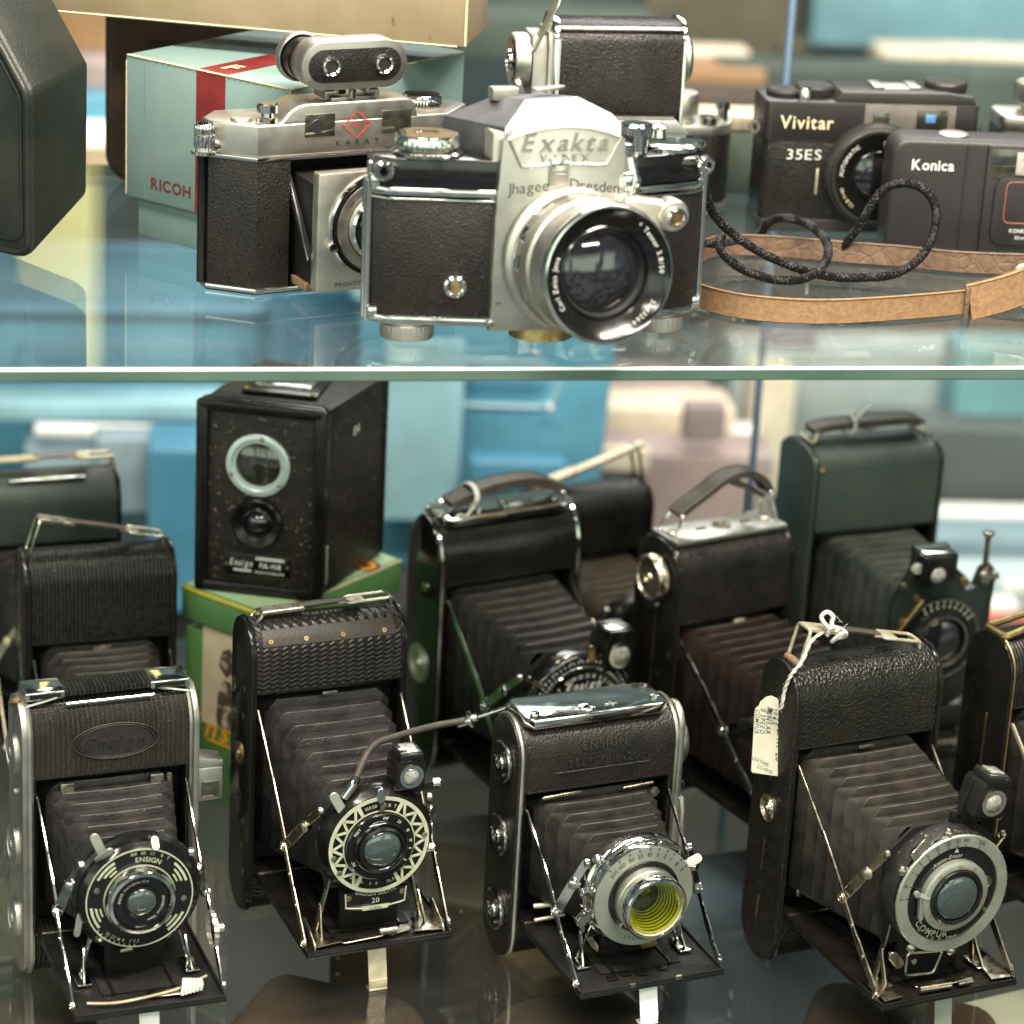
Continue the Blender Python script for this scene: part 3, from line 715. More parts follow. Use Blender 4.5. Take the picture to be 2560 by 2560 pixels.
# ---- front row, second: zigzag dial
def cam_front_zigzag():
    o = fold('folding_camera', 'black folding camera with chevron stamped cover and cream zigzag ring around its lens', (-87.5, 91), 23,
             83, 162, 33, 26.5, 127.5, 80.4, 77.4, 27.6, 88.5, 75.8, cover='leather_chevron', side='enamel', trim='enamel', bel='bellows_purple', sd=10, nb=8, strutmat='nickel', joint=.56, foot='cream_metal')
    r = o['root']; zc = o['zc']; y = -o['L']; H, T = 162, 33
    f = shutter(o, 'enamel', [(29.4, 0), (29.4, 5), (28.4, 6.5), (27.4, 8.4), (26.4, 10), (0, 10)]).build('shutter', r)
    d = MB(M['paint_cream'])
    d.ring(24.0, 25.9, (0, y, zc), h=.3, seg=90); d.ring(18.0, 18.6, (0, y, zc), h=.3, seg=72)
    def zig(a0, a1, n):
        for k in range(n):
            A = a0+(a1-a0)*k/n; B = a0+(a1-a0)*(k+1)/n; m_ = (A+B)/2
            P = lambda a, q: Vector((q*math.sin(rad(a)), y-.1, zc+q*math.cos(rad(a))))
            d.bar(P(A, 24.1), P(m_, 18.7), 1.3, .3, (0, 0, 1), 0, False); d.bar(P(m_, 18.7), P(B, 24.1), 1.3, .3, (0, 0, 1), 0, False)
    zig(32, 148, 6); zig(-148, -32, 6)
    for a in (-28, 28, 152, -152): d.ring(18.6, 24, (0, y, zc), h=.25, a0=a-2.6, a1=a+2.6)
    for t, a in (('100', -17), ('50', -8), ('25', 2), ('B', 13), ('T', 21)): d.arctext(t, 2.6, (0, y-.1, zc), 21.4, a)
    d.arctext('32 22 16', 2.2, (0, y-.1, zc), 21.0, 212, inward=True); d.arctext('11 . 8', 2.2, (0, y-.1, zc), 21.0, 186, inward=True); d.arctext('f6.3', 2.4, (0, y-.1, zc), 21.2, 162, inward=True)
    d.use(M['nickel'])
    for a in (-100, 84, -122): d.lathe([(1.4, 0), (1.4, .5), (0, .9)], (23.6*math.sin(rad(a)), y-.2, zc+23.6*math.cos(rad(a))), (0, -1, 0), 16)
    d.build('dial', f)
    k = MB(M['enamel_clean']); k.lathe([(17.6, 0), (17.6, 2), (17, 2.6), (14.2, 2.6), (13.8, 4), (13, 4.6), (12.2, 4.2), (11.8, 5.8), (10.6, 6.2), (9.8, 5.2), (9.6, 4.4)], (0, y, zc), (0, -1, 0), 64)
    k.use(M['paint_white'])
    for t, a in (('FEET', -52), ('INF', 8), ('25', 36), ('15', 62), ('10', 84), ('6', 100), ('8', 124), ('3\'6"', -118)): k.arctext(t, 2.1, (0, y-2.7, zc), 15.6, a)
    k.build('lens_barrel', f)
    lens_parts(o, 9.9, y-4.4, f, dome=.3)
    b = MB(M['enamel_clean']); pl = [(-17, zc-25.5)]+[(x, zc-36.5+.0125*(x*x)*.55) for x in range(-16, 17, 4)]+[(17, zc-25.5)]
    b.prism(pl, 'y', y+2, y+4, .4)
    b.use(M['paint_cream'])
    b.tube([(x, y+1.9, z) for x, z in [(-15.8, zc-26)]+[(q*.95, zc-35.4+.0065*q*q) for q in range(-16, 17, 4)]+[(15.8, zc-26)]], .45, 5)
    b.arctext('ENSIGN SELFIX', 3.0, (0, y+1.8, zc), 27.6, 180, inward=True, bold=.02, gap=.1); b.text('20', 3.8, (0, y+1.8, zc-31.3), bold=.02)
    b.prism([(-7.5, zc-34.2), (7.5, zc-34.2), (6.5, zc-36.4), (-6.5, zc-36.4)], 'y', y+1.6, y+2, 0); b.use(M['paint_black']).text('G 20533', 1.7, (0, y+1.5, zc-35.3), bold=.01)
    b.use(M['brass'])
    for s in (-1, 1): b.lathe([(1.5, 0), (1.5, .4), (0, .7)], (s*14, y+2, zc-28.5), (0, -1, 0), 14)
    b.build('name_plate', f)
    finder(o, (15.5, y+8, zc+35.5), 15)
    b = MB(M['matte']); b.box((14, y+10, zc+26.5), (12, 3, 10), .6); b.bar((14, y+9, zc+23), (31, y+6, zc+26), 4, 2, (0, 0, 1)); b.bar((14, y+10, zc+24), (28, y+8, zc-9), 3, 2, (0, 1, 0)); b.use(M['chrome']).lathe([(2.3, 0), (2.3, 3.4), (0, 4)], (29.5, y+7, zc+26.5), (1, -.2, 0), 16); b.lathe([(2.3, 0), (2.3, 3.4), (0, 4)], (28, y+7, zc-9), (1, -.2, 0), 16)
    b.build('finder_bracket', r)
    lever(f, (0, y-.6, zc+25), (0, y-.2, zc+29), 3.8, 2, 'chrome'); lever(f, (0, y-1, zc+19), (1.5, y-1.6, zc+22), 2.4, 1.2, 'nickel', 1.3)
    lever(f, (-19, y+3, zc+20.5), (-22.5, y+4, zc+27), 4.8, 1.4, 'satin_green')
    # flat low handle and riveted leather patch
    wire_handle(o, 3.0, 5.0, 'nickel', 'strap_dark', xl=-32, xr=34, w=7.5, lean=4, span=(.3, .66))
    b = MB(M['patch']); q = []
    c_ = o['c']
    def cov(x, z, h):
        a = min((z-(H-c_))/(c_*1.02), 1.5); return Vector((x, T/2-(T/2+h)*math.cos(a), H-c_+(c_+h)*math.sin(a)))
    vs = []; 
    for z in (152, 155, 158, 161): vs += [cov(-35, z, .5), cov(35, z, .5)]
    b.add(vs, [(0, 1, 3, 2), (2, 3, 5, 4), (4, 5, 7, 6)]); b.use(M['brass'])
    for x in (-31, -12.5, 7, 29): b.ring(.45, 1.2, cov(x, 154.5, .6), axis=(0, -.85, .5), h=.4, seg=16)
    b.build('strap_patch', o['body'])
    side_stud(o, 88, 6.2, 'brass', h=1.0)
    b = MB(M['brass'])
    for z, y_ in ((126, 10), (52, 9), (38, 11), (24, 8), (110, 12)): b.box((-41.6, y_, z), (.5, .8, 3.2), .1)
    b.build('rivet', o['side-1'])
    b = MB(M['nickel']); b.box((0, -1.1, 124.2), (8, .8, 1.6), .2); b.build('catch', o['body'])
    b = MB(M['nickel'])
    b.bar((-17, -83, 28), (2, -82.5, 28.6), 4.5, 1.0, (0, 1, 0)); b.tube([(1, -83, 30.6), (10, -83, 30.6)], 2.0, 12); b.bar((8, -82, 28.4), (17, -80, 28.2), 3.6, .8, (0, 1, 0)); b.build('latch', o['bed'])
    for s in (-1, 1):
        b = MB(M['nickel']); b.prism([(s*19, -84), (s*34, -86), (s*34, -70), (s*26, -66)], 'z', 28, 28.9, .2); b.bar((s*33.5, -84, 28), (s*33.5, -70, 34), 7, .9, (0, 0, 1)); b.build('hinge_plate', o['bed'])
    # cable release screwed into the shutter, lying up towards the right
    Mw = o['root'].matrix_basis.copy(); 
    bpy.context.view_layer.update(); Mw = o['root'].matrix_world
    a = (Mw @ (Vector((-17.5, y+4, zc+26))*S))/S
    a2 = (Mw @ (Vector((-13.0, y+4, zc+32.5))*S))/S
    e = AT(1170, 1800, 1432); e2 = AT(1212, 1785, 1430); e3 = AT(1302, 1757, 1428)
    t = thing('cable_release', 'grey braided cable release with plated plunger, screwed into the zigzag ring camera', 'cable release', tuple(e)); Ei = Matrix.Translation(-e)
    pts = spline([a2, AT(930, 1868, 1396), AT(1000, 1838, 1410), AT(1085, 1815, 1424), e], 8)
    b = MB(M['strap_dark']); b.M = Ei; b.tube(pts, 1.75, 10); cb = b.build('cable', t)
    b = MB(M['chrome']); b.M = Ei; b.tube([a, a2, Vector(a2)*.7+Vector(pts[4])*.3], 2.3, 12); b.build('screw_tip', t)
    b = MB(M['chrome']); b.M = Ei; dv = (e2-e).normalized()
    b.lathe([(2.2, -6), (2.6, -5), (2.6, 0), (4.6, .6), (4.6, 2), (2.4, 2.6), (2.2, 5), (1.3, 5.6), (1.3, 20), (1.8, 20.6), (2.0, 21), (4.2, 25), (4.4, 26), (0, 26.2)], e, e3-e, 20); b.build('plunger', t)

# ---- front row, third: yellow filter
def cam_front_yellow():
    o = fold('folding_camera', 'chrome trimmed folding camera with yellow filter over its lens', (50.5, 59.5), 24,
             89, 131, 34, 24, 96, 57.5, 62.6, 27, 75.3, 77.6, cover='leather_fine', side='leather_fine', trim='satin', bel='bellows', sd=12, nb=6, trim_r=1.15, bedmat='bed_black', wf=20, joint=.55, foot='white_card')
    r = o['root']; zc = o['zc']; y = -o['L']; H, T, W = 131, 34, 89
    f = MB(M['chrome'])
    f.lathe([(28.5, 0), (28.8, 4), (27.6, 5), (27.2, 6.5), (27.6, 7.5), (27.6, 10), (26.6, 12), (19, 12.4)], (0, y+12, zc), (0, -1, 0), 120, knurl=.35, kr=(7.4, 10.1))
    f = f.build('shutter', r)
    d = MB(M['satin_green']); d.ring(19, 26.4, (0, y-.3, zc), h=.4, seg=90); d.use(M['paint_black'])
    for t, a in (('300', -49), ('100', -35), ('50', -21), ('25', -9), ('10', 4), ('5', 15), ('2', 26), ('1', 36), ('B', 48), ('T', 59)):
        d.arctext(t, 3.2, (0, y-.75, zc), 22.6, a, bold=.004, gap=.08); d.ring(24.8, 26.2, (0, y-.7, zc), h=.15, a0=a-.6, a1=a+.6)
    d.arctext('E P S I L O N', 2.6, (0, y-.75, zc), 22.6, 184, inward=True)
    d.build('dial', f)
    k = MB(M['enamel_clean']); k.lathe([(19.2, .4), (18.8, 1.6), (16.8, 2), (16.6, 1)], (0, y, zc), (0, -1, 0), 64)
    k.use(M['satin']).lathe([(16.6, .5), (16.6, 6), (16.2, 6.4), (16.2, 9), (16.6, 9.4)], (0, y, zc), (0, -1, 0), 96, knurl=.25, kr=(6, 9.2))
    k.use(M['chrome']).lathe([(16.6, 9.2), (16.6, 14), (15.8, 15.2), (14.6, 15.4), (14.3, 14.6)], (0, y, zc), (0, -1, 0), 72)
    k.use(M['barrel_in']).lathe([(14.3, 14.6), (14.1, 13.0), (13.0, 12.2)], (0, y, zc), (0, -1, 0), 64)
    for q in range(7):
        k.use(M['barrel_mid']).lathe([(13.0-q*.75, 12.2-q*1.6), (12.75-q*.75, 10.9-q*1.6)], (0, y, zc), (0, -1, 0), 64); k.use(M['barrel_in']).lathe([(12.75-q*.75, 10.9-q*1.6), (12.25-q*.75, 10.6-q*1.6)], (0, y, zc), (0, -1, 0), 64)
    k.use(M['barrel_dark']).lathe([(8, .2), (0, .1)], (0, y, zc), (0, -1, 0), 40)
    k.use(M['paint_black']).arctext('LONDON', 2.1, (0, y-12.8, zc), 0.1, 0) if False else None
    kb = k.build('lens_barrel', f)
    g = MB(M['lens_clear']); g.lathe([(7.6, 0), (6, 1.2), (3, 2), (0, 2.2)], (0, y-2.5, zc), (0, -1, 0), 32); g.build('lens', f)
    g = MB(M['filter_glass']); g.lathe([(14.4, 13.2), (13.6, 13.5), (0, 13.9)], (0, y, zc), (0, -1, 0), 48)
    g.use(M['paint_cream']); fr = (X, Z)
    g.arctext('MADE IN ENGLAND', 1.5, (0, y-14.0, zc), 12.4, 200, inward=True); g.arctext('LONDON', 1.6, (0, y-14.0, zc), 12.4, 72)
    g.build('filter', f)
    lever(f, (-22, y+5, zc+20), (-24.5, y+3.5, zc+22), 4.5, 3, 'chrome', 2.2); lever(f, (26, y+2.5, zc+13), (29.5, y+2.5, zc+14.5), 4.5, 2, 'paint_white'); lever(f, (-26.5, y+5, zc+4), (-30, y+4, zc+5), 5.5, 3, 'chrome')
    lever(f, (-27.5, y+6, zc-9), (-30, y+6, zc-12), 5.5, 3, 'chrome'); lever(f, (8, y+1, zc+27), (18, y+1.4, zc+22.5), 2.4, 1.4, 'chrome'); lever(f, (3, y+2, zc-28), (8, y+2, zc-27.6), 4, 3, 'brass')
    # chrome top plate with direct finder
    b = MB(M['chrome']); b.prism([(-36, 2), (33, 2), (38, 6), (38, T-6), (33, T-3), (-36, T-3), (-39, T-8), (-39, 7)], 'z', H-1.8, H+3.4, 1.0)
    b.lathe([(5.2, 0), (5.0, .8), (0, 2.4)], (-4, T*.5-6, H+3.4), (0, 0, 1), 24); b.lathe([(2.4, 0), (2.4, 1.2), (0, 1.8)], (34, 12, H+3.4), (0, 0, 1), 16); b.lathe([(2.4, 0), (2.4, 1.2), (0, 1.8)], (-33, 9, H+3.4), (0, 0, 1), 16)
    b.use(M['satin']).box((-14, 10, H+3.7), (7, .8, .5), .1); b.box((9, 10, H+3.7), (7, .8, .5), .1); b.box((9, 10, H+3.8), (.8, 5, .5), .1)
    b.build('top_plate', r)
    # blind embossed lettering on the front of the cover
    c_ = o['c']
    def wp(zo):
        def q(x, z, h):
            z = z+zo
            if z <= H-c_: return Vector((x+2, -h, z))
            a = (z-(H-c_))/(c_*1.02); return Vector((x+2, T/2-(T/2+h)*math.cos(a), H-c_+(c_+h)*math.sin(a)))
        return q
    b = MB(M['dull_emboss'])
    b.text('ENSIGN', 6, (0, 0, 0), warp=wp(118.5), raise_=.7, gap=.22, bold=.01); b.text('SELFIX 16-20', 5.6, (0, 0, 0), warp=wp(109.5), raise_=.7, gap=.22, bold=.01)
    b.tube([wp(105.2)(x, 0, .2) for x in range(-26, 27, 2)], .35, 5); b.build('embossing', o['body'])
    for z in (107, 66.5, 24.5):
        g = MB(M['enamel']); g.lathe([(10.8, -.2), (10.8, 1.2), (10.0, 1.9)], (-44.5, T*.5, z), (-1, 0, 0), 40)
        g.use(M['chrome']).lathe([(10.9, .6), (10.9, 1.6), (10.2, 2.2), (9.6, 2.0)], (-44.5, T*.5, z), (-1, 0, 0), 40)
        g.use(M['leather_fine']).lathe([(9.6, 1.9), (9.4, 2.1), (4.0, 2.1)], (-44.5, T*.5, z), (-1, 0, 0), 36)
        g.use(M['chrome']).lathe([(4.2, 2.0), (4.0, 3.2), (3.0, 3.4), (2.6, 1), (0, 1)], (-44.5, T*.5, z), (-1, 0, 0), 24)
        for a in (0, 120, 240): g.lathe([(1.1, 0), (1.1, .5), (0, .8)], (-46.5, T*.5+7*math.cos(rad(a)), z+7*math.sin(rad(a))), (-1, 0, 0), 10)
        g.build('side_disc', o['side-1'])
    # satin right end piece with winding knob, button and moulded edge
    g = MB(M['satin']); g.prism(stad(T*.55, H, 10, 1.2), 'x', 42.6, 46.2, .8); g.build('end_strip', o['side1'])
    g = MB(M['satin']); g.prism([(-2, 30), (12, 30), (12, 82), (-2, 82), (-4, 76), (-4, 36)], 'x', 45.5, 49, 1.2); g.build('grip', o['side1'])
    g = MB(M['satin']); g.lathe([(12.6, 0), (13, 1), (13, 5.2), (12.2, 6.6), (10.5, 7.2), (0, 7.6)], (45.5, T*.5, 107), (1, 0, 0), 96, knurl=.4, kr=(.9, 5.4)); g.build('winding_knob', o['side1'])
    g = MB(M['chrome']); g.lathe([(2.6, 0), (2.6, 5), (2, 5.8), (0, 6)], (46, 8, 85), (1, 0, 0), 20); g.build('button', o['side1'])
    b = MB(M['nickel']); b.bar((-30, -.6, 92.5), (-10, -1, 93.6), 1.6, .8, (0, 0, 1)); b.bar((14, -.6, 92), (30, -.8, 93), 1.2, .8, (0, 0, 1)); b.lathe([(2.6, 0), (2.6, 1.6), (0, 2)], (31, -.4, 88), (0, -1, 0), 16); b.build('spring', o['body'])
    g = MB(M['cream_metal']); g.tube([(-33, -3, 34), (-20, -8, 36)], 1.3, 10); g.tube([(-33, -5, 27), (-18, -8, 29.5)], 1.0, 10); g.bar((-18, -9, 38), (-15, -40, 27), 5, .9, (0, 0, 1)); g.build('erecting_arm', o['bed'])
    g = MB(M['enamel']); 
    for k, x in enumerate((-18, -10, -2, 10)): g.box((x, -66+(k % 2)*2, 24.9), (5, 4, .7), .2)
    g.use(M['nickel']); g.box((-11, -74.2, 24.4), (3, 2, 2.2), .3); g.box((14, -74.2, 24.4), (4, 2, 2.2), .3); g.build('catch', o['bed'])

# ---- front row, fourth: Compur dial, paper tag
def cam_front_tagged():
    o = fold('folding_camera', 'leather covered folding camera with paper tag on its handle and broad pale lens ring', (183, 70), 25.3,
             85, 164.5, 35, 31, 123.5, 87.2, 81.3, 32, 96, 77, cover='leather_pebble', side='leather', trim='enamel', bel='bellows_grey', sd=14, nb=9, wf=25, strutmat='nickel', joint=.55, ba=1.9, foot='satin_green', bz=(50, 110))
    r = o['root']; zc = o['zc']; y = -o['L']; H, T, W = 164.5, 35, 85
    R = 31.4
    f = MB(M['crackle']); f.lathe([(31, 0), (31.4, 1), (31.4, 10), (30.6, 11)], (0, y+14, zc), (0, -1, 0), 140, knurl=.5, kr=(.9, 10.1))
    f.use(M['enamel_clean']).lathe([(30.6, 11), (30, 13.4), (25, 14), (0, 14)], (0, y+14, zc), (0, -1, 0), 80)
    f.use(M['paint_white']); f = f.build('shutter', r)
    d = MB(M['satin_green']); d.lathe([(31, -1), (31.3, .2), (30.6, .9), (25.2, 1.0), (25, -.4)], (0, y, zc), (0, -1, 0), 120, knurl=.25, kr=(-1.1, .3)); d.use(M['paint_black'])
    for t, a in (('T', -86), ('B', -72), ('1', -57), ('2', -46), ('5', -36), ('10', -24), ('25', -12), ('50', -1), ('100', 9), ('250', 28)):
        d.arctext(t, 2.9, (0, y-1.0, zc), 28.6, a, gap=.07); d.ring(25.3, 26.6, (0, y-.95, zc), h=.15, a0=a-.6, a1=a+.6)
    d.use(M['paint_cream'])
    d.arctext('COMPUR', 4.6, (0, y-.1, zc), 21.6, 208, inward=True, bold=.004, gap=.2); d.arctext('16  22   32    258646', 1.9, (0, y-.1, zc), 24, 188, inward=True)
    d.prism([(-1.2, zc+22), (1.2, zc+22), (0, zc+24.6)], 'y', y-.3, y)
    d.use(M['nickel']); 
    for a in (-8, -60, 215, 172): d.lathe([(2.6, 0), (2.6, 1.2), (1, 2.6), (0, 2.8)], ((R+1.2)*math.sin(rad(a)), y+2, zc+(R+1.2)*math.cos(rad(a))), (0, -1, 0), 16)
    rings_stud(d, (18.6, y-.1, zc+3), 3.4, (0, -1, 0), .8); d.lathe([(1.1, 0), (1.1, .5), (0, .8)], (-16.5, y, zc-16.5), (0, -1, 0), 12); d.lathe([(1.1, 0), (1.1, .5), (0, .8)], (20, y, zc-12), (0, -1, 0), 12)
    d.build('speed_ring', f)
    k = MB(M['satin_green']); k.lathe([(18.2, 0), (18.2, 3.4), (17.4, 4), (14.6, 4), (14.4, 3)], (0, y, zc), (0, -1, 0), 80)
    k.use(M['enamel_clean']).lathe([(14.4, 3), (14.2, 5.4), (13.6, 5.8), (12, 5.4), (11.4, 4)], (0, y, zc), (0, -1, 0), 64)
    k.use(M['paint_red'])
    for t, a in (('25', -40), ('50', 2), ('18', 34), ('10', -82), ('6', -120), ('8', 205), ('4', 100)): k.arctext(t, 2.6, (0, y-4.05, zc), 16, a, gap=.05)
    k.use(M['paint_white']); k.arctext('LONDON - ENSIGN LTD -', 1.5, (0, y-5.3, zc), 12.8, 42, gap=.2); k.arctext('ENSAR ANASTIGMAT', 1.5, (0, y-5.3, zc), 12.8, 190, gap=.2)
    k.use(M['paint_cream']).arctext('Anton-Ensar', 3.0, (0, y-.1, zc), 20.4, -14, shear=.3, gap=.08)
    k.build('lens_barrel', f)
    lens_parts(o, 11.5, y-4.6, f, 'lens', dome=.2)
    lever(f, (-16, y-3.4, zc+2), (-21.5, y-2.6, zc+4.5), 2.2, 1.8, 'satin_green', 1.6); lever(f, (-18.6, y-2, zc+1), (-18, y-2, zc-9), 2.4, 2.4, 'satin_green'); 
    lever(f, (-23, y+1, zc+24), (-16, y+2, zc+30), 5, 2.6, 'nickel', 3); lever(f, (-25, y+7, zc-33), (-21, y+7, zc-38), 5, 2, 'nickel')
    finder(o, (20.5, y+12, zc+44), 16.5, 14, body='matte'); b = MB(M['matte']); b.box((12, y+14, zc+33), (16, 3, 8), .6); b.bar((8, y+13, zc+35), (14, y+13, zc+52), 3, 3, (0, 1, 0)); b.build('finder_bracket', r)
    g = MB(M['nickel']); g.lathe([(1.8, -1.5), (1.8, 1.5), (0, 2)], (29, y+11, zc+31), (1, 0, 0), 14); g.build('screw', r)
    hd = wire_handle(o, 17, 3, 'cream_metal', 'strap_dark', xl=-31, xr=32, w=9.5, lean=5, span=(.28, .68))
    g = MB(M['rust']); g.tube([(-36, T*.5-7, H-.5), (-36, T*.5+6, H-.5)], 2.2, 10); g.build('hinge', hd)
    side_stud(o, 84, 7.4, 'nickel', h=1.2)
    g = MB(M['leather']); g.mats[0] = M['brass']
    for z0, z1, y_ in ((48, 66, 19), (20, 34, 20), (100, 112, 18)): g.bar((-42.6, y_, z0), (-42.6, y_-1, z1), .7, .3, (0, 1, 0))
    g.build('seam', o['side-1'])
    g = MB(M['nickel']); g.tube([(-15, -91, 33.6), (2, -92, 33.6)], 1.9, 12); g.tube([(6, -92, 33.6), (14, -92, 33.8)], 2.0, 12); g.bar((-12, -86, 32.6), (12, -88, 32.6), 5, .8, (0, 1, 0)); g.build('latch', o['bed'])
    for s in (-1, 1):
        g = MB(M['nickel']); g.prism([(s*25, -93), (s*36, -94), (s*36, -72), (s*28, -76)], 'z', 32.2, 33.2, .2); g.build('hinge_plate', o['bed'])
    g = MB(M['nickel']); g.lathe([(2.6, 0), (2.6, 1), (0, 2)], (-31, -1, 44), (0, -1, 0), 16); g.build('screw', o['body'])
    b = MB(M['nickel']); b.tube(rounded_loop([(-20, y+2, zc-30), (-20, y+2, zc-42), (-4, y+2, zc-43.5), (0, y+2, zc-32)], 2, 3), .7, 6, True); b.lathe([(1.5, 0), (1.5, .8), (0, 1.2)], (-16, y+2, zc-35), (0, -1, 0), 12); b.build('wire_frame', f)
    b = MB(M['nickel']); b.box((0, -1.1, 120.4), (9, .8, 1.6), .2); b.build('catch', o['body'])
    # paper tag and its string
    bpy.context.view_layer.update(); Mw = o['root'].matrix_world
    L2 = lambda v: (Mw @ (Vector(v)*S))/S
    Lp = lambda px, py, xx: None
    t = thing('price_tag', 'cream paper tag with handwriting, hanging by white string from a camera handle', 'tag', tuple(AT(1917, 1936, 1424)), -18)
    tl = MB(M['tagcard']); w2, hh = 8.0, 40
    pol = [(-w2+.8, 0), (w2-.8, 0), (w2, .8), (w2, hh-8)]+[(w2-.5, hh-6), (w2-2, hh-4.6), (w2-2.6, hh-2.4), (w2-4, hh-1), (w2-5.4, hh+.4), (0, hh+1.2), (-w2+5.4, hh+.4), (-w2+4, hh-1), (-w2+2.6, hh-2.4), (-w2+2, hh-4.6), (-w2+.5, hh-6)]+[(-w2, hh-8), (-w2, .8)]
    Rm = Matrix.Rotation(rad(-3), 4, 'Y') @ Matrix.Rotation(rad(-6), 4, 'X')
    tl.M = Rm
    tl.prism(pol, 'y', -.35, .35); tl.use(M['paint_black']).lathe([(1.3, 0), (0, .1)], (0, -.4, hh-6), (0, -1, 0), 14)
    tl.use(M['ink'])
    dn = (0, 0, -1); rt = (1, 0, 0)
    for x, s_, txt, zz in ((5.6, 4.6, 'SELFIX 20', 30), (2.4, 3.7, 'F4.5', 33), (-.6, 3.8, 'ENSAR', 33), (-3.6, 3.5, '8 SPEED', 34), (-6.4, 3.1, 'COMPUR', 33)):
        tl.text(txt, s_, (x, -.36, zz), right=dn, up=rt, shear=.2, bold=.012, align='L', gap=.12, sx=.85 if txt != 'SELFIX 20' else .9)
    tl.text('LEATHER', 2.9, (-3.4, -.36, 6.4), right=(1, 0, -.35), up=(.35, 0, 1), align='C', sx=.75); tl.text('COVERED', 2.6, (-1.0, -.36, 2.6), right=(1, 0, -.3), up=(.3, 0, 1), align='C', sx=.75)
    tl.build('card', t)
    g = MB(M['string']); hole = Rm @ Vector((0, -.5, hh-6))
    bpy.context.view_layer.update(); Mi = t.matrix_world.inverted()
    K = lambda v: (Mi @ (Vector(L2(v))*S))/S
    a = K((-33, T*.5-6, H+4)); b_ = K((-22, T*.5-4, H+15)); 
    main = spline([hole+Vector((0, .8, 0)), hole+Vector((-.2, -.8, 2)), K((-46, 9, 143)), K((-45.2, 8, 153)), K((-43.5, 6, 162)), K((-38, 6, H+4)), K((-31, T*.5-7, H+12)), b_], 8)
    for ph in (0, PI):
        g.tube([p+Vector((.5*math.cos(i*.9+ph), .5*math.sin(i*.9+ph), 0)) for i, p in enumerate(main)], .62, 6)
    k0 = K((-22, T*.5-7, H+14))
    g.tube(spline([k0, k0+Vector((2, -1, 5)), k0+Vector((7, 3, 3)), k0+Vector((8, 6, -1)), k0+Vector((4, 6, -3)), k0+Vector((3, -2, -2)), k0+Vector((7, -2.5, 3)), k0+Vector((9, 2, 2))], 6), 1.1, 6)
    g.tube(spline([k0+Vector((2, 0, 3)), k0+Vector((-2, 0, 6)), k0+Vector((-4, 1, 9)), k0+Vector((-1.5, 2, 11.5)), k0+Vector((1.6, 2, 9.5)), k0+Vector((1.4, 1, 6)), k0+Vector((5, 0, 3))], 6), 1.15, 6)
    for k in range(26):
        p = main[(k*5) % (len(main)-6)] if k < 14 else k0+Vector((random.uniform(-2, 9), random.uniform(-2, 4), random.uniform(-2, 9)))
        d_ = Vector((random.uniform(-1, 1), random.uniform(-1, 1), random.uniform(-.5, 1))).normalized()
        g.tube([p, p+d_*1.6+Vector((0, 0, .4)), p+d_*2.8], .09, 3)
    g.build('string', t)
# ------------------------------------------------------------------ back rows of the lower shelf
def simple_dial(o, mat='paint_white', rim='chrome', lensr=9):
    y = -o['L']; zc = o['zc']; R = o['R']
    f = shutter(o, 'enamel').build('shutter', o['root'])
    k = MB(M[rim]); k.ring(R*.9, R*.97, (0, y, zc), h=.6, seg=64); k.use(M['enamel_clean']).lathe([(R*.6, 0), (R*.58, 3), (lensr*1.1, 3.4), (lensr, 2.6)], (0, y, zc), (0, -1, 0), 48)
    k.use(M[mat])
    for t, a in (('100', -30), ('50', -12), ('25', 6), ('B', 22), ('T', 36)): k.arctext(t, R*.09, (0, y-.1, zc), R*.75, a)
    k.build('dial', f); lens_parts(o, lensr, y-2.6, f)
    return f

def strap_handle(o, pts, w, t, mat='strap_dark', metal='chrome', drop=0):
    H, T = o['H'], o['T']; y = T*.5
    P = spline([Vector((x, y, H+z)) for x, z in pts], 6)
    h = MB(M[mat]); h.ribbon(P, (0, 1, 0), w, t); hd = h.build('handle', o['root'])
    for s, (x, z), q in ((-1, pts[0], P[2]), (1, pts[-1], P[-3])):
        l = MB(M[metal]); e = s*(o['W']/2-5-drop)
        l.tube(rounded_loop([q+Vector((0, w*.45, 0)), q-Vector((0, w*.45, 0)), Vector((e, y-w*.72, H+1.5)), Vector((e, y+w*.72, H+1.5))], 2.5, 3), .9, 8, True); l.build('loop', hd)
    return hd

def cam_back_ribbed():
    o = fold('folding_camera', 'black folding camera with vertically ribbed cover and handle sloping down from its wire loop', (-219, 194), 19.5, 83, 150, 33, 24, 101, 70, 72, 27, 82, 74,
             cover='leather_rib', bel='bellows', nb=8, strutmat='chrome', joint=.5)
    simple_dial(o)
    wire_handle(o, 18, 4.5, 'nickel', 'strap_dark', xl=-31, xr=34, w=9, lean=6, span=(.26, .72))
    b = MB(M['nickel']); b.box((0, -1.2, 97), (10, 1, 2.4), .3); b.build('catch', o['body'])

def cam_back_bright_bar():
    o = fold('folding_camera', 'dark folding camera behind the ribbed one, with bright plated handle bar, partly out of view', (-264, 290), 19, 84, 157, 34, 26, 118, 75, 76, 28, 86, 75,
             cover='leather_veiled', bel='bellows_grey', nb=8, strutmat='cream_metal')
    simple_dial(o)
    wire_handle(o, 7, 7, 'cream_metal', 'mauve_paper', xl=-36, xr=37, w=8, lean=2, span=(.42, .74))
    b = MB(M['chrome']); b.box((0, 6, 155), (44, 5, 2.5), .8); b.build('accessory_strip', o['body'])

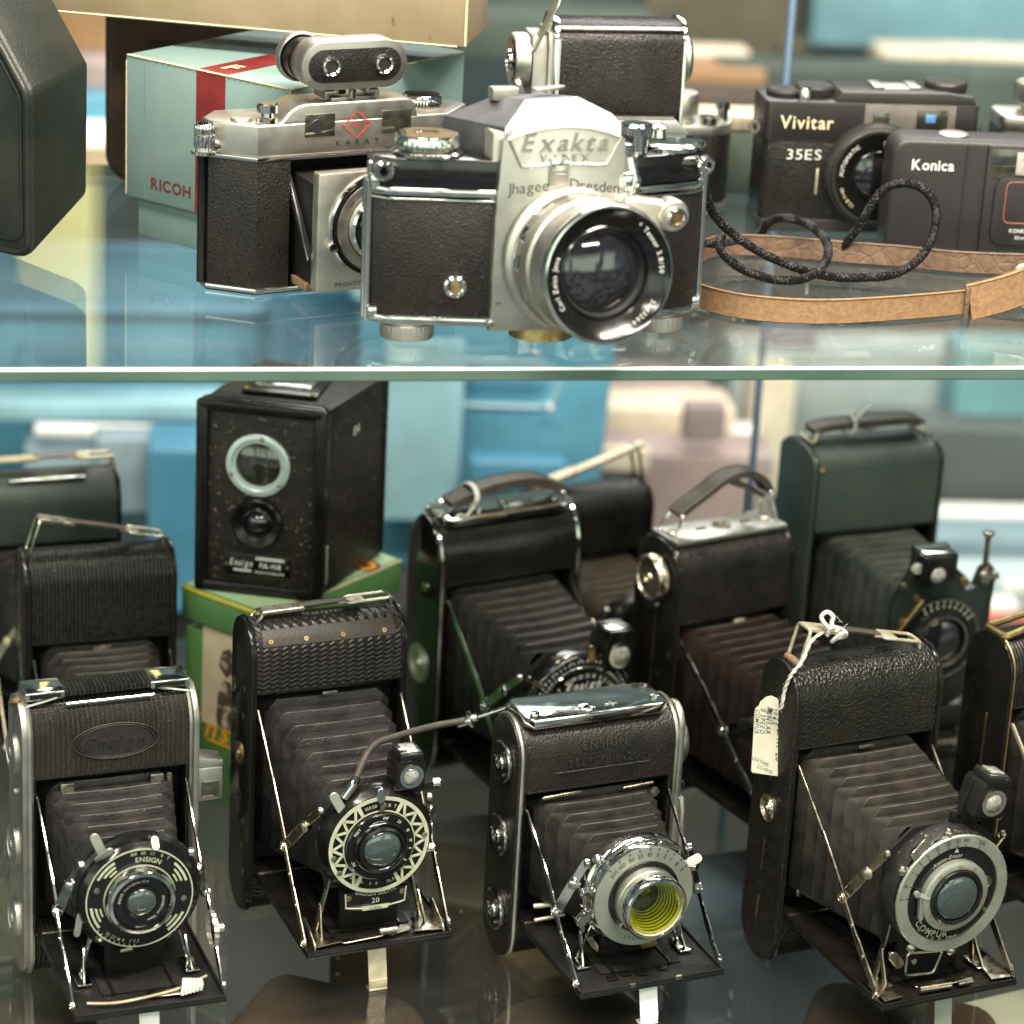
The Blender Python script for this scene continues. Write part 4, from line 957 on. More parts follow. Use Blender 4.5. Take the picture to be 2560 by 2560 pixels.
def cam_back_speed_dial():
    o = fold('folding_camera', 'large smooth black folding camera with chrome edging, padded strap and dial lettered Ensign', (1, 269.5), 30.2, 92.4, 157, 37, 25, 121, 85, 72, 34, 96, 80, cap=26,
             cover='enamel', side='enamel_clean', trim='chrome', bel='bellows', nb=9, sd=13, wf=27, trim_r=1.0, bz=(42, 104), joint=.5)
    r = o['root']; zc = o['zc']; y = -o['L']; H, T = 157, 37
    f = MB(M['enamel_clean']); f.lathe([(34, 0), (34, 8), (33.4, 10), (32, 11), (27.5, 11.4), (0, 11.4)], (0, y+13, zc), (0, -1, 0), 90)
    f.use(M['chrome']).ring(33.2, 34.4, (0, y+5, zc), h=1.2, seg=90)
    f.lathe([(28, 11), (28, 13), (27.4, 13.6), (26.4, 13.6), (26, 12.6)], (0, y+13, zc), (0, -1, 0), 150, knurl=.4, kr=(10.9, 13.1))
    f = f.build('shutter', r)
    d = MB(M['enamel_clean']); d.lathe([(26.2, 0), (26, .8), (0, .8)], (0, y, zc), (0, -1, 0), 64); d.use(M['paint_white'])
    for t, a in (('150', -27), ('100', -17), ('50', -6), ('25', 5), ('10', 16), ('5', 27), ('2', 36), ('1', 44), ('SEC.', 55), ('T', -43), ('B', -54)): d.arctext(t, 2.9, (0, y-.9, zc), 22.6, a, gap=.06)
    d.text('Ensign', 6.2, (0, y-.9, zc+17.2), shear=.35, bold=.012); d.arctext('MADE IN', 1.9, (0, y-.9, zc), 16.8, -47, gap=.2); d.arctext('ENGLAND', 1.9, (0, y-.9, zc), 16.8, 47, gap=.2)
    for a in (-68, 68): d.ring(15, 22, (0, y-.8, zc), h=.2, a0=a-3, a1=a+3)
    for k in range(26): a = -70+k*5.4; d.ring(29.4, 30.8, (0, y+1.6, zc), h=.15, a0=a-.5, a1=a+.5)
    for t, a in (('32', -48), ('22', -36), ('11', -14), ('8', -3), ('5.6', 8)): d.arctext(t, 2.1, (0, y+1.4, zc), 31.2, a)
    d.use(M['paint_red']).lathe([(1, 0), (0, .3)], (21, y-.6, zc+14), (0, -1, 0), 10)
    d.build('dial', f)
    k = MB(M['chrome']); k.lathe([(14.6, .6), (14.2, 5), (13, 6.4), (11, 6), (10.6, 4)], (0, y, zc), (0, -1, 0), 64); k.use(M['paint_red']).arctext('8', 2.4, (0, y-5.6, zc), 13.4, -6); k.build('lens_barrel', f)
    lens_parts(o, 10.8, y-4, f)
    lever(f, (-26, y+2, zc+20), (-33, y+1, zc+25), 3, 1.4, 'nickel', 2); lever(f, (5, y+1, zc+31), (6, y+3, zc+36), 3, 2, 'brass', 2)
    finder(o, (21.5, -78, 105), 18.5, body='enamel_clean'); b = MB(M['enamel']); b.box((16, -76, 97), (8, 5, 12), .8); b.build('finder_bracket', r)
    b = MB(M['chrome']); b.prism([(-40, 8), (-36, 4), (36, 4), (42, 9), (42, T-6), (-40, T-6)], 'z', H-2.6, H+1.6, .8); b.use(M['brass']).box((4, 5, H+1.8), (62, .8, .5), .1); b.use(M['chrome']).box((10, 16, H+2.6), (20, 9, 2), .5); b.lathe([(2, 0), (2, 1), (0, 1.6)], (34, 14, H+1.6), (0, 0, 1), 14); b.build('top_plate', o['body'])
    hd = strap_handle(o, [(-32, 6), (-22, 9.5), (-6, 13.5), (10, 14.5), (24, 13), (33, 9.5), (40, 6)], 13, 5.5, 'strap_dark')
    s = MB(M['string'])
    for q in range(3):
        s.tube([Vector((-20+q*1.0+1.2*math.sin(a), T*.5-9.5*math.cos(a), H+9.6+6*math.sin(a))) for a in [2*PI*i/20 for i in range(20)]], .6, 6, True)
    s.tube(spline([(-20, T*.5-9, H+6), (-27, T*.5-11, H+1), (-35, T*.5-12, H-1), (-30, T*.5-11, H+3), (-21, T*.5-10, H-2), (-17, T*.5-10, H+4)], 6), .6, 6)
    s.build('string', hd)
    side_stud(o, 68, 11.5, 'satin', h=1.4); b = MB(M['nickel']); b.lathe([(2.6, 0), (2.6, 2), (0, 3)], (-46.2, 13, 117), (-1, 0, 0), 16); b.build('button', o['side-1'])

def cam_back_maroon():
    o = fold('folding_camera', 'folding camera with dark maroon bellows, arched strap and round knob on its side', (127, 252), 32, 80, 157, 41, 26, 112, 98, 74, 30, 104, 72, cap=15,
             cover='leather', side='enamel', trim='enamel', bel='bellows_maroon', nb=10, sd=8, wf=31, bz=(36, 108), strutmat='chrome', joint=.45, ba=2.0)
    simple_dial(o)
    H, T = 157, 41
    b = MB(M['satin']); b.prism([(-37, 7), (38, 7), (38, T-8), (-37, T-8)], 'z', H-1.6, H+1.6, .8); b.use(M['nickel'])
    for x in (-31, 31): b.lathe([(3.4, 0), (3.2, 1), (0, 1.8)], (x, T*.5, H+1.5), (0, 0, 1), 18)
    b.ring(2.2, 5.4, (2, T*.5, H+1.5), axis=(0, 0, 1), h=1.4, seg=24); b.lathe([(2.3, 0), (0, 1)], (2, T*.5, H+1.6), (0, 0, 1), 16); b.use(M['paint_black']).box((-12, T*.5, H+1.7), (6, 3, .4), .1); b.box((18, T*.5, H+1.7), (6, 3, .4), .1)
    b.build('top_plate', o['body'])
    hd = strap_handle(o, [(-30, 13), (-24, 17), (-13, 23), (-2, 29.5), (8, 32), (18, 31), (27, 25), (31, 19)], 12, 4.2, 'strap_dark')
    q = MB(M['strap_dark']); q.ribbon([(4, T*.5, H+28), (14, T*.5, H+24), (27, T*.5, H+17)], (0, 1, 0), 11, 3); q.build('strap_end', hd)
    q = MB(M['nickel']); q.tube([(17, T*.5, H+1), (17, T*.5, H+20)], .9, 8); q.build('strap_post', hd)
    g = MB(M['nickel']); g.lathe([(12.2, 1.5), (13.2, 2.4), (13.2, 7), (12.2, 8.2), (11, 8), (10.6, 7.2), (3.2, 7.4), (2.6, 8.4), (2.2, 7.6), (0, 7.6)], (-40, T*.42, 136), (-1, 0, 0), 100, knurl=.45, kr=(2.3, 7.1)); g.build('winding_knob', o['side-1'])
    g = MB(M['nickel']); g.lathe([(2.4, 0), (2.2, 1.4), (0, 2)], (-40, T*.45, 118), (-1, 0, 0), 16); g.build('button', o['side-1'])
    g = MB(M['brass']); g.bar((-40.2, T*.45, 112), (-40.2, T*.45, 40), .6, .3, (0, 1, 0)); g.build('seam', o['side-1'])
    b = MB(M['cream_metal']); b.box((4, -1.2, 108), (7, 1, 3), .3); b.box((7, -1.4, 104), (5, 1, 2.4), .3); b.build('catch', o['body'])

def cam_back_brown():
    o = fold('folding_camera', 'old folding camera with faded brown bellows and long slanting plated handle bar', (53, 389), 30, 78, 130, 36, 22, 92, 62, 62, 24, 70, 68, cap=13,
             cover='leather', bel='bellows_brown', nb=8, strutmat='nickel', wf=24)
    simple_dial(o)
    H, T = 130, 36
    h = MB(M['cream_metal']); A = Vector((-34, T*.5, H+3)); B = Vector((36, T*.5, H+21)); h.bar(A.lerp(B, .30), B, 7, 3, (0, 1, 0), .6); h.bar(A, A.lerp(B, .34), 9, 4, (0, 1, 0), .6); hd = h.build('handle', o['root'])
    l = MB(M['nickel']); l.tube(rounded_loop([B+Vector((-3, 5, 0)), B+Vector((-3, -5, 0)), (38, T*.5-5, H-2), (38, T*.5+5, H-2)], 2, 3), 1.1, 8, True); l.build('loop', hd)

def cam_back_large():
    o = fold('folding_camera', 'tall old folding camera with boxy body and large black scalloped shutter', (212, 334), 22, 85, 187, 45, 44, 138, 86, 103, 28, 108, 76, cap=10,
             cover='leather_veiled', side='leather_veiled', trim='enamel', bel='bellows_veiled', nb=9, sd=10, wf=24, bz=(80, 134), struts=False, foot=False)
    r = o['root']; zc = o['zc']; y = -o['L']; H, T = 187, 45
    b = MB(M['leather']); b.box((0, T*.5-60, 3), (60, 140, 6), 1); b.box((0, -100, 22), (60, 12, 40), 2); b.build('base', r)
    pl = [(-27, -22), (-20, -34), (-8, -40), (10, -40), (22, -34), (29, -20), (30, 16), (31, 34), (27, 39), (22, 36), (19, 27), (14, 26), (10, 36), (2, 42), (2, 52), (-18, 52), (-18, 40), (-28, 20)]
    pl = [(x*1.1, z*1.08) for x, z in pl]
    b = MB(M['enamel_veiled']); b.prism([(x, zc+z) for x, z in pl], 'y', y+2, y+9, 1.6); s_ = b.build('shutter', r)
    d = MB(M['enamel_clean']); d.lathe([(25, 0), (24.5, 2), (19, 2.4), (18, 5), (16, 6), (13.5, 5.4), (12.6, 3.4)], (0, y+2, zc), (0, -1, 0), 60)
    d.use(M['nickel']).ring(14.6, 15.4, (0, y-3.9, zc), h=.4, seg=48); d.ring(24, 24.6, (0, y, zc), h=.3, seg=60)
    d.use(M['paint_cream'])
    for k in range(9): a = -32+k*11; d.ring(22, 23.6, (0, y-.3, zc), h=.2, a0=a-.9, a1=a+.9); d.ring(19.6, 20.8, (0, y-.5, zc), h=.2, a0=a-2.2, a1=a+1)
    d.build('dial', s_); lens_parts(o, 12.8, y-1.5, s_, 'lens_dark')
    for x, z, q in ((-24, 12, 2.6), (-17, 26, 2.2), (13, 33, 2.8), (-22, -10, 2.2), (-26, 34, 2.2)): d = MB(M['brass']); d.lathe([(q, 0), (q, 1), (0, 1.6)], (x, y+2, zc+z), (0, -1, 0), 16); d.build('screw', s_)
    lever(s_, (-26, y+1, zc+8), (-14, y+1, zc+24), 3, 1, 'brass', None, (0, -1, 0))
    d = MB(M['nickel']); d.lathe([(1.6, 0), (1.6, 22), (3.4, 24), (3.4, 25.4), (0, 26)], (26, y+3, zc+36), (0, 0, 1), 16); d.lathe([(3.4, -1.5), (3.4, 1.5), (0, 2)], (25, y, zc+35), (0, -1, 0), 16); d.lathe([(2.4, -1.5), (2.4, 1.5), (0, 2)], (31, y, zc+36), (0, -1, 0), 16); d.build('release_pin', s_)
    b = MB(M['enamel']); b.box((-8, y+1, zc+46), (22, 15, 16), 1.5); b.use(M['chrome']).box((-8, y+1, zc+54.6), (19, 12, 1.4), .5); f = b.build('viewfinder', r)
    g = MB(M['lens_pale']); g.lathe([(4.6, 0), (3, 1.2), (0, 1.6)], (-9, y-6.5, zc+42), (0, -1, 0), 20); g.lathe([(3.4, 0), (0, 1)], (-21, y-3, zc+46), (-.4, -1, 0), 12); g.build('finder_lens', f)
    b = MB(M['cream_metal']); b.bar((14, y+4, zc-52), (15, y+4, zc-36), 8, 2, (1, 0, 0)); b.build('focus_clip', o['bed'])
    b = MB(M['matte']); b.box((2, y+5, zc-50), (34, 12, 14), 1.5); b.use(M['nickel']); b.lathe([(3, 0), (3, 3), (0, 4)], (27, y, 50), (1, -.5, 0), 16); b.bar((-26, -104, 47), (30, -104, 47), 4, 2, (0, 0, 1)); b.build('rail_carriage', o['bed'])
    hd = strap_handle(o, [(-36, 7), (-26, 9), (-8, 9.5), (10, 10), (26, 9.5), (36, 7)], 13, 4.5, 'strap_dark', 'cream_metal', 0)
    s = MB(M['string']); s.tube([Vector((-11+1.5*math.sin(a), T*.5-8*math.cos(a), H+8+5*math.sin(a))) for a in [2*PI*i/20 for i in range(20)]], .9, 6, True); s.tube(spline([(-12, 16, H+13), (-9, 16, H+15), (-4, 17, H+19), (0, 18, H+20)], 5), .9, 6); s.build('string', hd)
    b = MB(M['brass']); b.box((-6, -.9, 131), (16, .6, 7), .2); b.build('worn_patch', o['body'])
    b = MB(M['brass']); b.lathe([(2.6, 0), (0, 1.6)], (-40, 3, H-6), (0, -1, .4), 12); b.lathe([(2, 0), (0, 1.4)], (-37, 0, H-11), (0, -1, 0), 12); b.build('rivet', o['body'])

def cam_right_edge():
    o = fold('folding_camera', 'black folding camera with brassy loop on its top, cut off by the right edge', (296, 135), 30, 84, 160, 36, 26, 124, 78, 76, 27, 86, 75,
             cover='leather_rib', side='enamel', trim='brass', bel='bellows', nb=9, strutmat='cream_metal', trim_r=.6)
    simple_dial(o)
    H, T = 160, 36
    h = MB(M['strap_dark']); h.ribbon([(-14, 18, H+5), (0, 18, H+6), (20, 18, H+6), (32, 18, H+4)], (0, 1, 0), 8, 2); hd = h.build('handle', o['root'])
    l = MB(M['brass']); l.tube(rounded_loop([(-40, 10, H+.5), (-40, 26, H+.5), (-8, 24, H+6), (-8, 12, H+6)], 3, 3), 2.0, 8, True); l.build('loop', hd)
    side_stud(o, 58, 6.4, 'nickel'); g = MB(M['brass']); g.bar((-42.3, T*.42, 116), (-42.3, T*.42, 84), 1.4, .4, (0, 1, 0)); g.bar((-42.2, T*.42, 82), (-42.2, T*.42, 30), .4, .3, (0, 1, 0)); g.build('latch', o['side-1'])

# ------------------------------------------------------------------ box camera on its carton
def box_camera():
    r = thing('box_camera', 'worn black box camera with large round finder window, sitting on a green carton', 'camera', (-136, 211, 125.4), -9)
    W, H, D, fl = 72, 110, 80, 17
    def plan(g, y0, y1): return [(-W/2-g, y0), (W/2+g, y0), (W/2+fl*(y1/D)+g, y1), (-W/2+fl*(y1/D)*.7-g, y1)]
    b = MB(M['box_cam']); b.prism(plan(-1.2, 4, D-2), 'z', 2, H-2, 1.6)
    b.use(M['enamel'])
    b.prism(rrect(W, H, 5, 4, 0, H/2), 'y', 2, 9, 1.5); b.prism([(x+fl*.9, z) for x, z in rrect(W+2, H-1, 4, 4, 0, H/2)], 'y', D-5, D, 1.2)
    body = b.build('body', r)
    b = MB(M['enamel'])
    for s in (-1, 1): b.box((s*(W/2-3.5), .3, H/2), (7, 5, H-1), 1.6); b.box((0, .3, H/2+s*(H/2-3.2)), (W-2, 5, 6.4), 1.6)
    b.build('front_rim', r)
    b = MB(M['box_cam']); b.box((0, 1.6, H/2), (W-13, 1.6, H-12), .3); pn = b.build('front_panel', r)
    b = MB(M['ring_pale']); z = 75; x = -1.5
    b.lathe([(17.8, 0), (17.6, 1.6), (16.6, 2.2), (14.6, 2.2), (13.8, 1.2), (12.6, 1.2), (12.2, .2)], (x, .8, z), (0, -1, 0), 60); b.use(M['satin'])
    for a in (8, 128, 248): b.lathe([(1.5, 0), (1.4, .5), (0, .7)], (x+15.6*math.sin(rad(a)), -1.3, z+15.6*math.cos(rad(a))), (0, -1, 0), 14)
    w = b.build('finder_ring', r)
    b = MB(M['window_dark']); b.lathe([(12.4, 0), (9, 1.6), (4.5, 2.4), (0, 2.6)], (x, .7, z), (0, -1, 0), 40); b.build('finder_glass', w)
    z = 42
    b = MB(M['enamel']); b.lathe([(14.5, 0), (14.2, 2.4), (13, 3.4), (12, 3), (8.6, 1.2), (8.2, 1.8), (7, 2.2), (6.4, 1)], (x, .8, z), (0, -1, 0), 48); lm = b.build('lens_mount', r)
    b = MB(M['lens_dark']); b.lathe([(6.4, 0), (4.6, 1.8), (2.4, 2.8), (0, 3.1)], (x, .2, z), (0, -1, 0), 28); b.build('lens', lm)
    z = 17; x = -1
    b = MB(M['enamel_clean']); b.prism(rrect(37, 12.5, 1.2, 3, x, z), 'y', .2, 1.2, .2)
    b.use(M['paint_white']); b.text('Ensign', 5.4, (x-9, .1, z+1), shear=.35, bold=.01, sx=.68); b.text('FUL-VUE', 3.7, (x+7.4, .1, z+.4), bold=.02, sx=.8); b.text('MADE IN ENGLAND', 1.7, (x+7.2, .1, z-3.6), sx=1.05, bold=.01)
    for q in (-.2, .6): b.box((x+7.2, .12, z+4+q*1.3), (16, .2, .55)); b.box((x-8.2, .12, z-3.6+q), (10, .2, .4))
    b.use(M['brass'])
    for s in (-1, 1): b.lathe([(1, 0), (.9, .4), (0, .6)], (x+s*17, .1, z+.5*s), (0, -1, 0), 12)
    b.build('name_plate', r)
    b = MB(M['enamel']); b.box((4, 38, H-.6), (42, 36, 2), .6); b.use(M['lens_pale']).box((4, 40, H+.9), (31, 24, 2.4), .9); b.use(M['brass'])
    for sx in (-1, 1):
        for sy in (-1, 1): b.lathe([(1.5, 0), (1.3, .8), (0, 1.1)], (4+sx*18.5, 38+sy*15.5, H+.4), (0, 0, 1), 12)
    b.build('top_finder', r)
    b = MB(M['paint_white']); Rr = Vector((fl, D, 0)).normalized(); b.text('84', 8, (W/2+fl*.5-1.05, 38, 88), right=Rr, up=(0, 0, 1), bold=.0, raise_=.1); b.build('chalk_number', body)
    b = MB(M['satin_green']); b.box((W/2+.6, 5, 20), (.8, 3.4, 22), .2); b.build('catch', r)

def green_carton():
    r = thing('carton', 'green and cream printed camera carton with yellow edged lid under the box camera', 'carton', (-128, 186, 0), -36)
    w, d, h = 62, 112, 125
    b = MB(M['green_card']); b.box((-w/2, d/2, 50), (w-2, d-2, 99.6), .6)
    b.use(M['cream_card']).prism([(-48, 46), (-1.2, 46), (-1.2, 104), (-48, 104)], 'y', .7, 1.2)
    b.use(M['smudge'])
    b.prism([(-36, 84), (-33, 93), (-28, 96), (-24, 91), (-25, 82), (-30, 78)], 'y', .5, .75); b.prism([(-37, 52), (-36, 66), (-32, 76), (-27, 76), (-22, 66), (-14, 58), (-12, 47), (-36, 47)], 'y', .5, .75); b.prism([(-10, 58), (-8, 70), (-3, 72), (-3, 50)], 'y', .5, .75)
    b.use(M['paint_orange']); b.text('Ensign', 19, (-27, .65, 45), shear=.3, bold=.02, sx=.95); b.bar((-44, .7, 36.5), (-12, .7, 36.5), 1.2, .3, (0, 0, 1), 0, False)
    b.use(M['paint_dgreen']); b.text('FUL-VUE', 17, (-31, .75, 24), bold=.01, sx=.62)
    bx = b.build('box', r)
    b = MB(M['green_card']); b.box((-w/2, d/2, h-10), (w+1.4, d+1.4, 20), .8); b.use(M['green_pale']).box((-w/2, d/2, h+.05), (w-2, d-2, .5), .1); b.use(M['yellow_line'])
    b.box((-w/2, -.9, h-1.6), (w+1.6, .5, 2.2), .1); b.use(M['card_edge']).box((.9, d/2, h-1.0), (.6, d+1, 1.6), .1)
    b.use(M['paint_maroon']).ring(0.0, 8.5, (-7, d-22, h+.3), axis=(0, 0, 1), h=.08, seg=32); b.use(M['paint_orange']).ring(3.4, 6.2, (-7, d-22, h+.4), axis=(0, 0, 1), h=.1, seg=32)
    b.build('lid', r)
# ------------------------------------------------------------------ upper shelf
ZS = 331.0
def karat():
    r = thing('rangefinder_camera', 'silver topped folding rangefinder camera lettered KARAT with square metal lens board', 'camera', (-85.3, 114.2, ZS), 29)
    oc = lambda g, y1: [(-50-g*.4, -g), (50+g*.4, -g), (68+g, 17), (68+g, 24), (58, y1), (-58, y1), (-68-g, 24), (-68-g, 17)]
    b = MB(M['leather_fine']); 
    b.prism([(-50, 0), (-33, 0), (-33, 14), (33, 14), (33, 0), (50, 0), (68, 17), (68, 24), (58, 36), (-58, 36), (-68, 24), (-68, 17)], 'z', 3, 66, .2)
    b.use(M['chrome']).prism(oc(.8, 36.6), 'z', .6, 3.2, .5); b.prism(oc(.6, 36.4), 'z', 65.4, 67.4, .3)
    b.use(M['matte']).box((0, 13, 34), (65.5, 1, 62)); body = b.build('body', r)
    b = MB(M['enamel']); b.prism(oc(.3, 36), 'z', 0, 1.4, .3); b.tube([(-69.5, 21, 3), (-69.5, 21, 66)], 2.2, 10); b.build('hinge', r)
    b = MB(M['satin']); b.prism(oc(.4, 36.2), 'z', 67.4, 83, 1.0, seg=3)
    prof = [(-41, 82), (-39.5, 82.8), (-37, 85), (-34, 88.5), (-30, 91), (-26, 92), (25, 92), (29, 91.4), (32, 89), (33, 85), (34, 82)]
    b.prism(prof, 'y', -.2, 22, 1.2, seg=3)
    top = b.build('top_cover', r)
    b = MB(M['window_dark']); b.box((-18.5, -.5, 81.4), (15.5, 1.2, 11), .2); b.use(M['barrel_dark']).lathe([(3.6, 0), (3.2, .4), (0, .4)], (-20, -1, 81), (0, -1, 0), 20); b.build('window', top); b = MB(M['window_dark']); b.box((22, -.5, 81), (15.5, 1.2, 11), .2); b.build('window', top)
    b = MB(M['paint_red'])
    A = [Vector((1.0, -.7, 87)), Vector((8.2, -.7, 80.6)), Vector((1.0, -.7, 74.2)), Vector((-6.2, -.7, 80.6))]
    for i in range(4): b.bar(A[i], A[(i+1) % 4], .55, .15, (0, -1, 0) if False else (A[(i+1) % 4]-A[i]).cross(Y), 0, False)
    b.text('Agfa', 4.0, (1.0, -.7, 80.8), shear=.25, sx=.85); b.use(M['paint_black']); b.text('KARAT', 3.7, (1.6, -.7, 72), gap=.62, sx=1.1, bold=.006); b.build('lettering', top)
    b = MB(M['satin']); b.lathe([(5.2, 0), (5.2, 2.4), (4.6, 3), (0, 3)], (-54, 11, 81.6), (0, 0, 1), 40, knurl=.4, kr=(-1, 2.5)); b.build('dial_button', top)
    b = MB(M['chrome']); b.lathe([(5.4, 0), (5.2, 2.4), (3.2, 3), (3, 5), (5.2, 5.4), (5.2, 9), (4.4, 9.8), (0, 9.8)], (-43, 6, 82.6), (0, 0, 1), 40); b.build('release', top)
    b = MB(M['chrome']); b.lathe([(4, 0), (5, 1), (5, 4.6), (4.2, 5.4), (5, 6), (5, 11), (4.2, 12.4), (6.2, 13), (6.2, 14.6), (0, 15)], (-71.5, 14, 82.5), (0, 0, -1), 44, knurl=.5, kr=(.9, 11.2)); b.tube([(-71.5, 14, 71), (-62, 16, 71)], 3.4, 10); b.build('rewind_knob', top)
    b = MB(M['chrome']); b.lathe([(9.4, 0), (9.4, 3), (8.6, 3.6), (9.8, 4.2), (9.8, 8), (8.8, 9), (0, 9.2)], (43, 15, 81), (0, 0, 1), 80, knurl=.5, kr=(-1, 8.2)); b.build('winding_knob', top)
    b = MB(M['alu']); b.box((1, 11, 92.4), (24, 15, 1.6), .3); b.build('accessory_shoe', top)
    # front: struts and lens board
    b = MB(M['satin']); b.box((0, -27, 36.6), (64, 7, 58), 1.0); b.prism([(16, 66.5), (32.3, 51), (32.3, 66.5)], 'y', -31.2, -24)
    lb = b.build('lens_board', r)
    b = MB(M['matte'])
    b.box((0, -7, 33), (58, 34, 50), 1); b.use(M['rust']).box((-26, -6, 6), (9, 18, 4), .5); b.build('bellows', r)
    for s in (-1, 1):
        b = MB(M['matte']); b.bar((s*31, 10, 58), (s*31, -22, 20), 6, 1.6, (0, .5, .8)); b.use(M['chrome']).bar((s*32.4, 2, 54), (s*32.4, -21, 22), 2, 1, (0, .5, .8)); b.build('strut', r)
    c = (-1, -30.5, 39)
    b = MB(M['chrome']); b.lathe([(25.8, 0), (25.4, 1.6), (24.4, 2), (24, 1.2)], c, (0, -1, 0), 90)
    b.use(M['enamel_clean']).lathe([(24, 1.2), (23.6, 2.6), (22.6, 2.8), (22.4, 1.6)], c, (0, -1, 0), 130, knurl=.3, kr=(2.5, 2.9))
    b.use(M['satin']).lathe([(22.4, 1.6), (22, 3.6), (17.2, 4), (17, 3)], c, (0, -1, 0), 80)
    b.use(M['chrome']).lathe([(17, 3), (16.4, 7), (15.2, 8), (13.6, 8), (13.2, 6.6), (12.4, 7.4), (11.4, 6)], c, (0, -1, 0), 72)
    b.use(M['paint_black'])
    for t, a in (('400', -52), ('200', -36), ('100', -20), ('50', -5), ('25', 10)): b.arctext(t, 2.2, (c[0], c[1]-4.1, c[2]), 19.6, a)
    b.text('PRONTOR', 3, (-14, -30.7, 11), gap=.2)
    b.use(M['chrome']).lathe([(2.4, 0), (2.4, 3), (0, 3.6)], (-25, -31, 30), (0, -1, 0), 16)
    ln = b.build('lens_mount', lb)
    b = MB(M['lens_dark']); b.lathe([(11.4, 0), (8, 2.2), (4, 3.2), (0, 3.5)], (c[0], c[1]-5.4, c[2]), (0, -1, 0), 36); b.build('lens', lb)

def accessory_rangefinder():
    # stands in the accessory shoe of the camera below
    r = thing('accessory_rangefinder', 'small pill shaped clip-on rangefinder with two round windows, perched on the KARAT camera', 'rangefinder', (-90.5, 120, ZS+93.2), 28)
    b = MB(M['alu'])
    st = lambda w, h: arcpts(w/2-h/2, 0, h/2, -90, 90, 12)+arcpts(-w/2+h/2, 0, h/2, 90, 270, 12)
    Mz = Matrix.Translation((0, 0, 16.6))
    b.prism(st(55, 23), 'y', -10, -8.6, .5, Mz); b.prism(st(55, 23), 'y', -8.6, 5, .6, Mz)
    b.use(M['leather_fine']); b.prism(st(48, 16), 'y', -10.4, -10.0, .1, Mz)
    body = b.build('body', r)
    for x in (-12, 15.5):
        b = MB(M['chrome']); b.lathe([(4.9, 0), (4.7, 1.6), (4, 2), (3.2, 1.4), (2.9, -2)], (x-.5, -10.2, 16.6), (0, -1, 0), 36); w = b.build('window_rim', body)
        b = MB(M['barrel_dark']); b.lathe([(3, 0), (0, .1)], (x-.5, -10.6, 16.6), (0, -1, 0), 24); b.build('window', body)
    b = MB(M['enamel']); b.lathe([(10.4, 0), (10.4, 9)], (-18, 4, 16.6), (0, 1, 0), 40); b.use(M['alu']).lathe([(11.2, 8.4), (12.2, 9.4), (12.2, 13), (11.2, 14), (0, 14)], (-18, 4, 16.6), (0, 1, 0), 90, knurl=.5, kr=(9.3, 13.1)); b.build('focus_wheel', r)
    b = MB(M['alu']); b.prism([(-9, 5.4), (-7, 5.4), (-7, 2.4), (-12, 2.4), (-12, .2), (-14, .2), (-14, 4), (-9.4, 4)], 'y', -8, 6, .3); b.prism([(9, 5.4), (7, 5.4), (7, 2.4), (12, 2.4), (12, .2), (14, .2), (14, 4), (9.4, 4)], 'y', -8, 6, .3); b.box((0, -1, 5.2), (18.4, 14, 1.2), .3)
    b.use(M['matte']).box((-6, 0, 4.6), (8, 10, 6), .5); b.use(M['chrome']).lathe([(1.8, 0), (1.8, 4), (0, 4.4)], (1, -6, 0), (0, 0, 1), 14); b.build('shoe_foot', r)

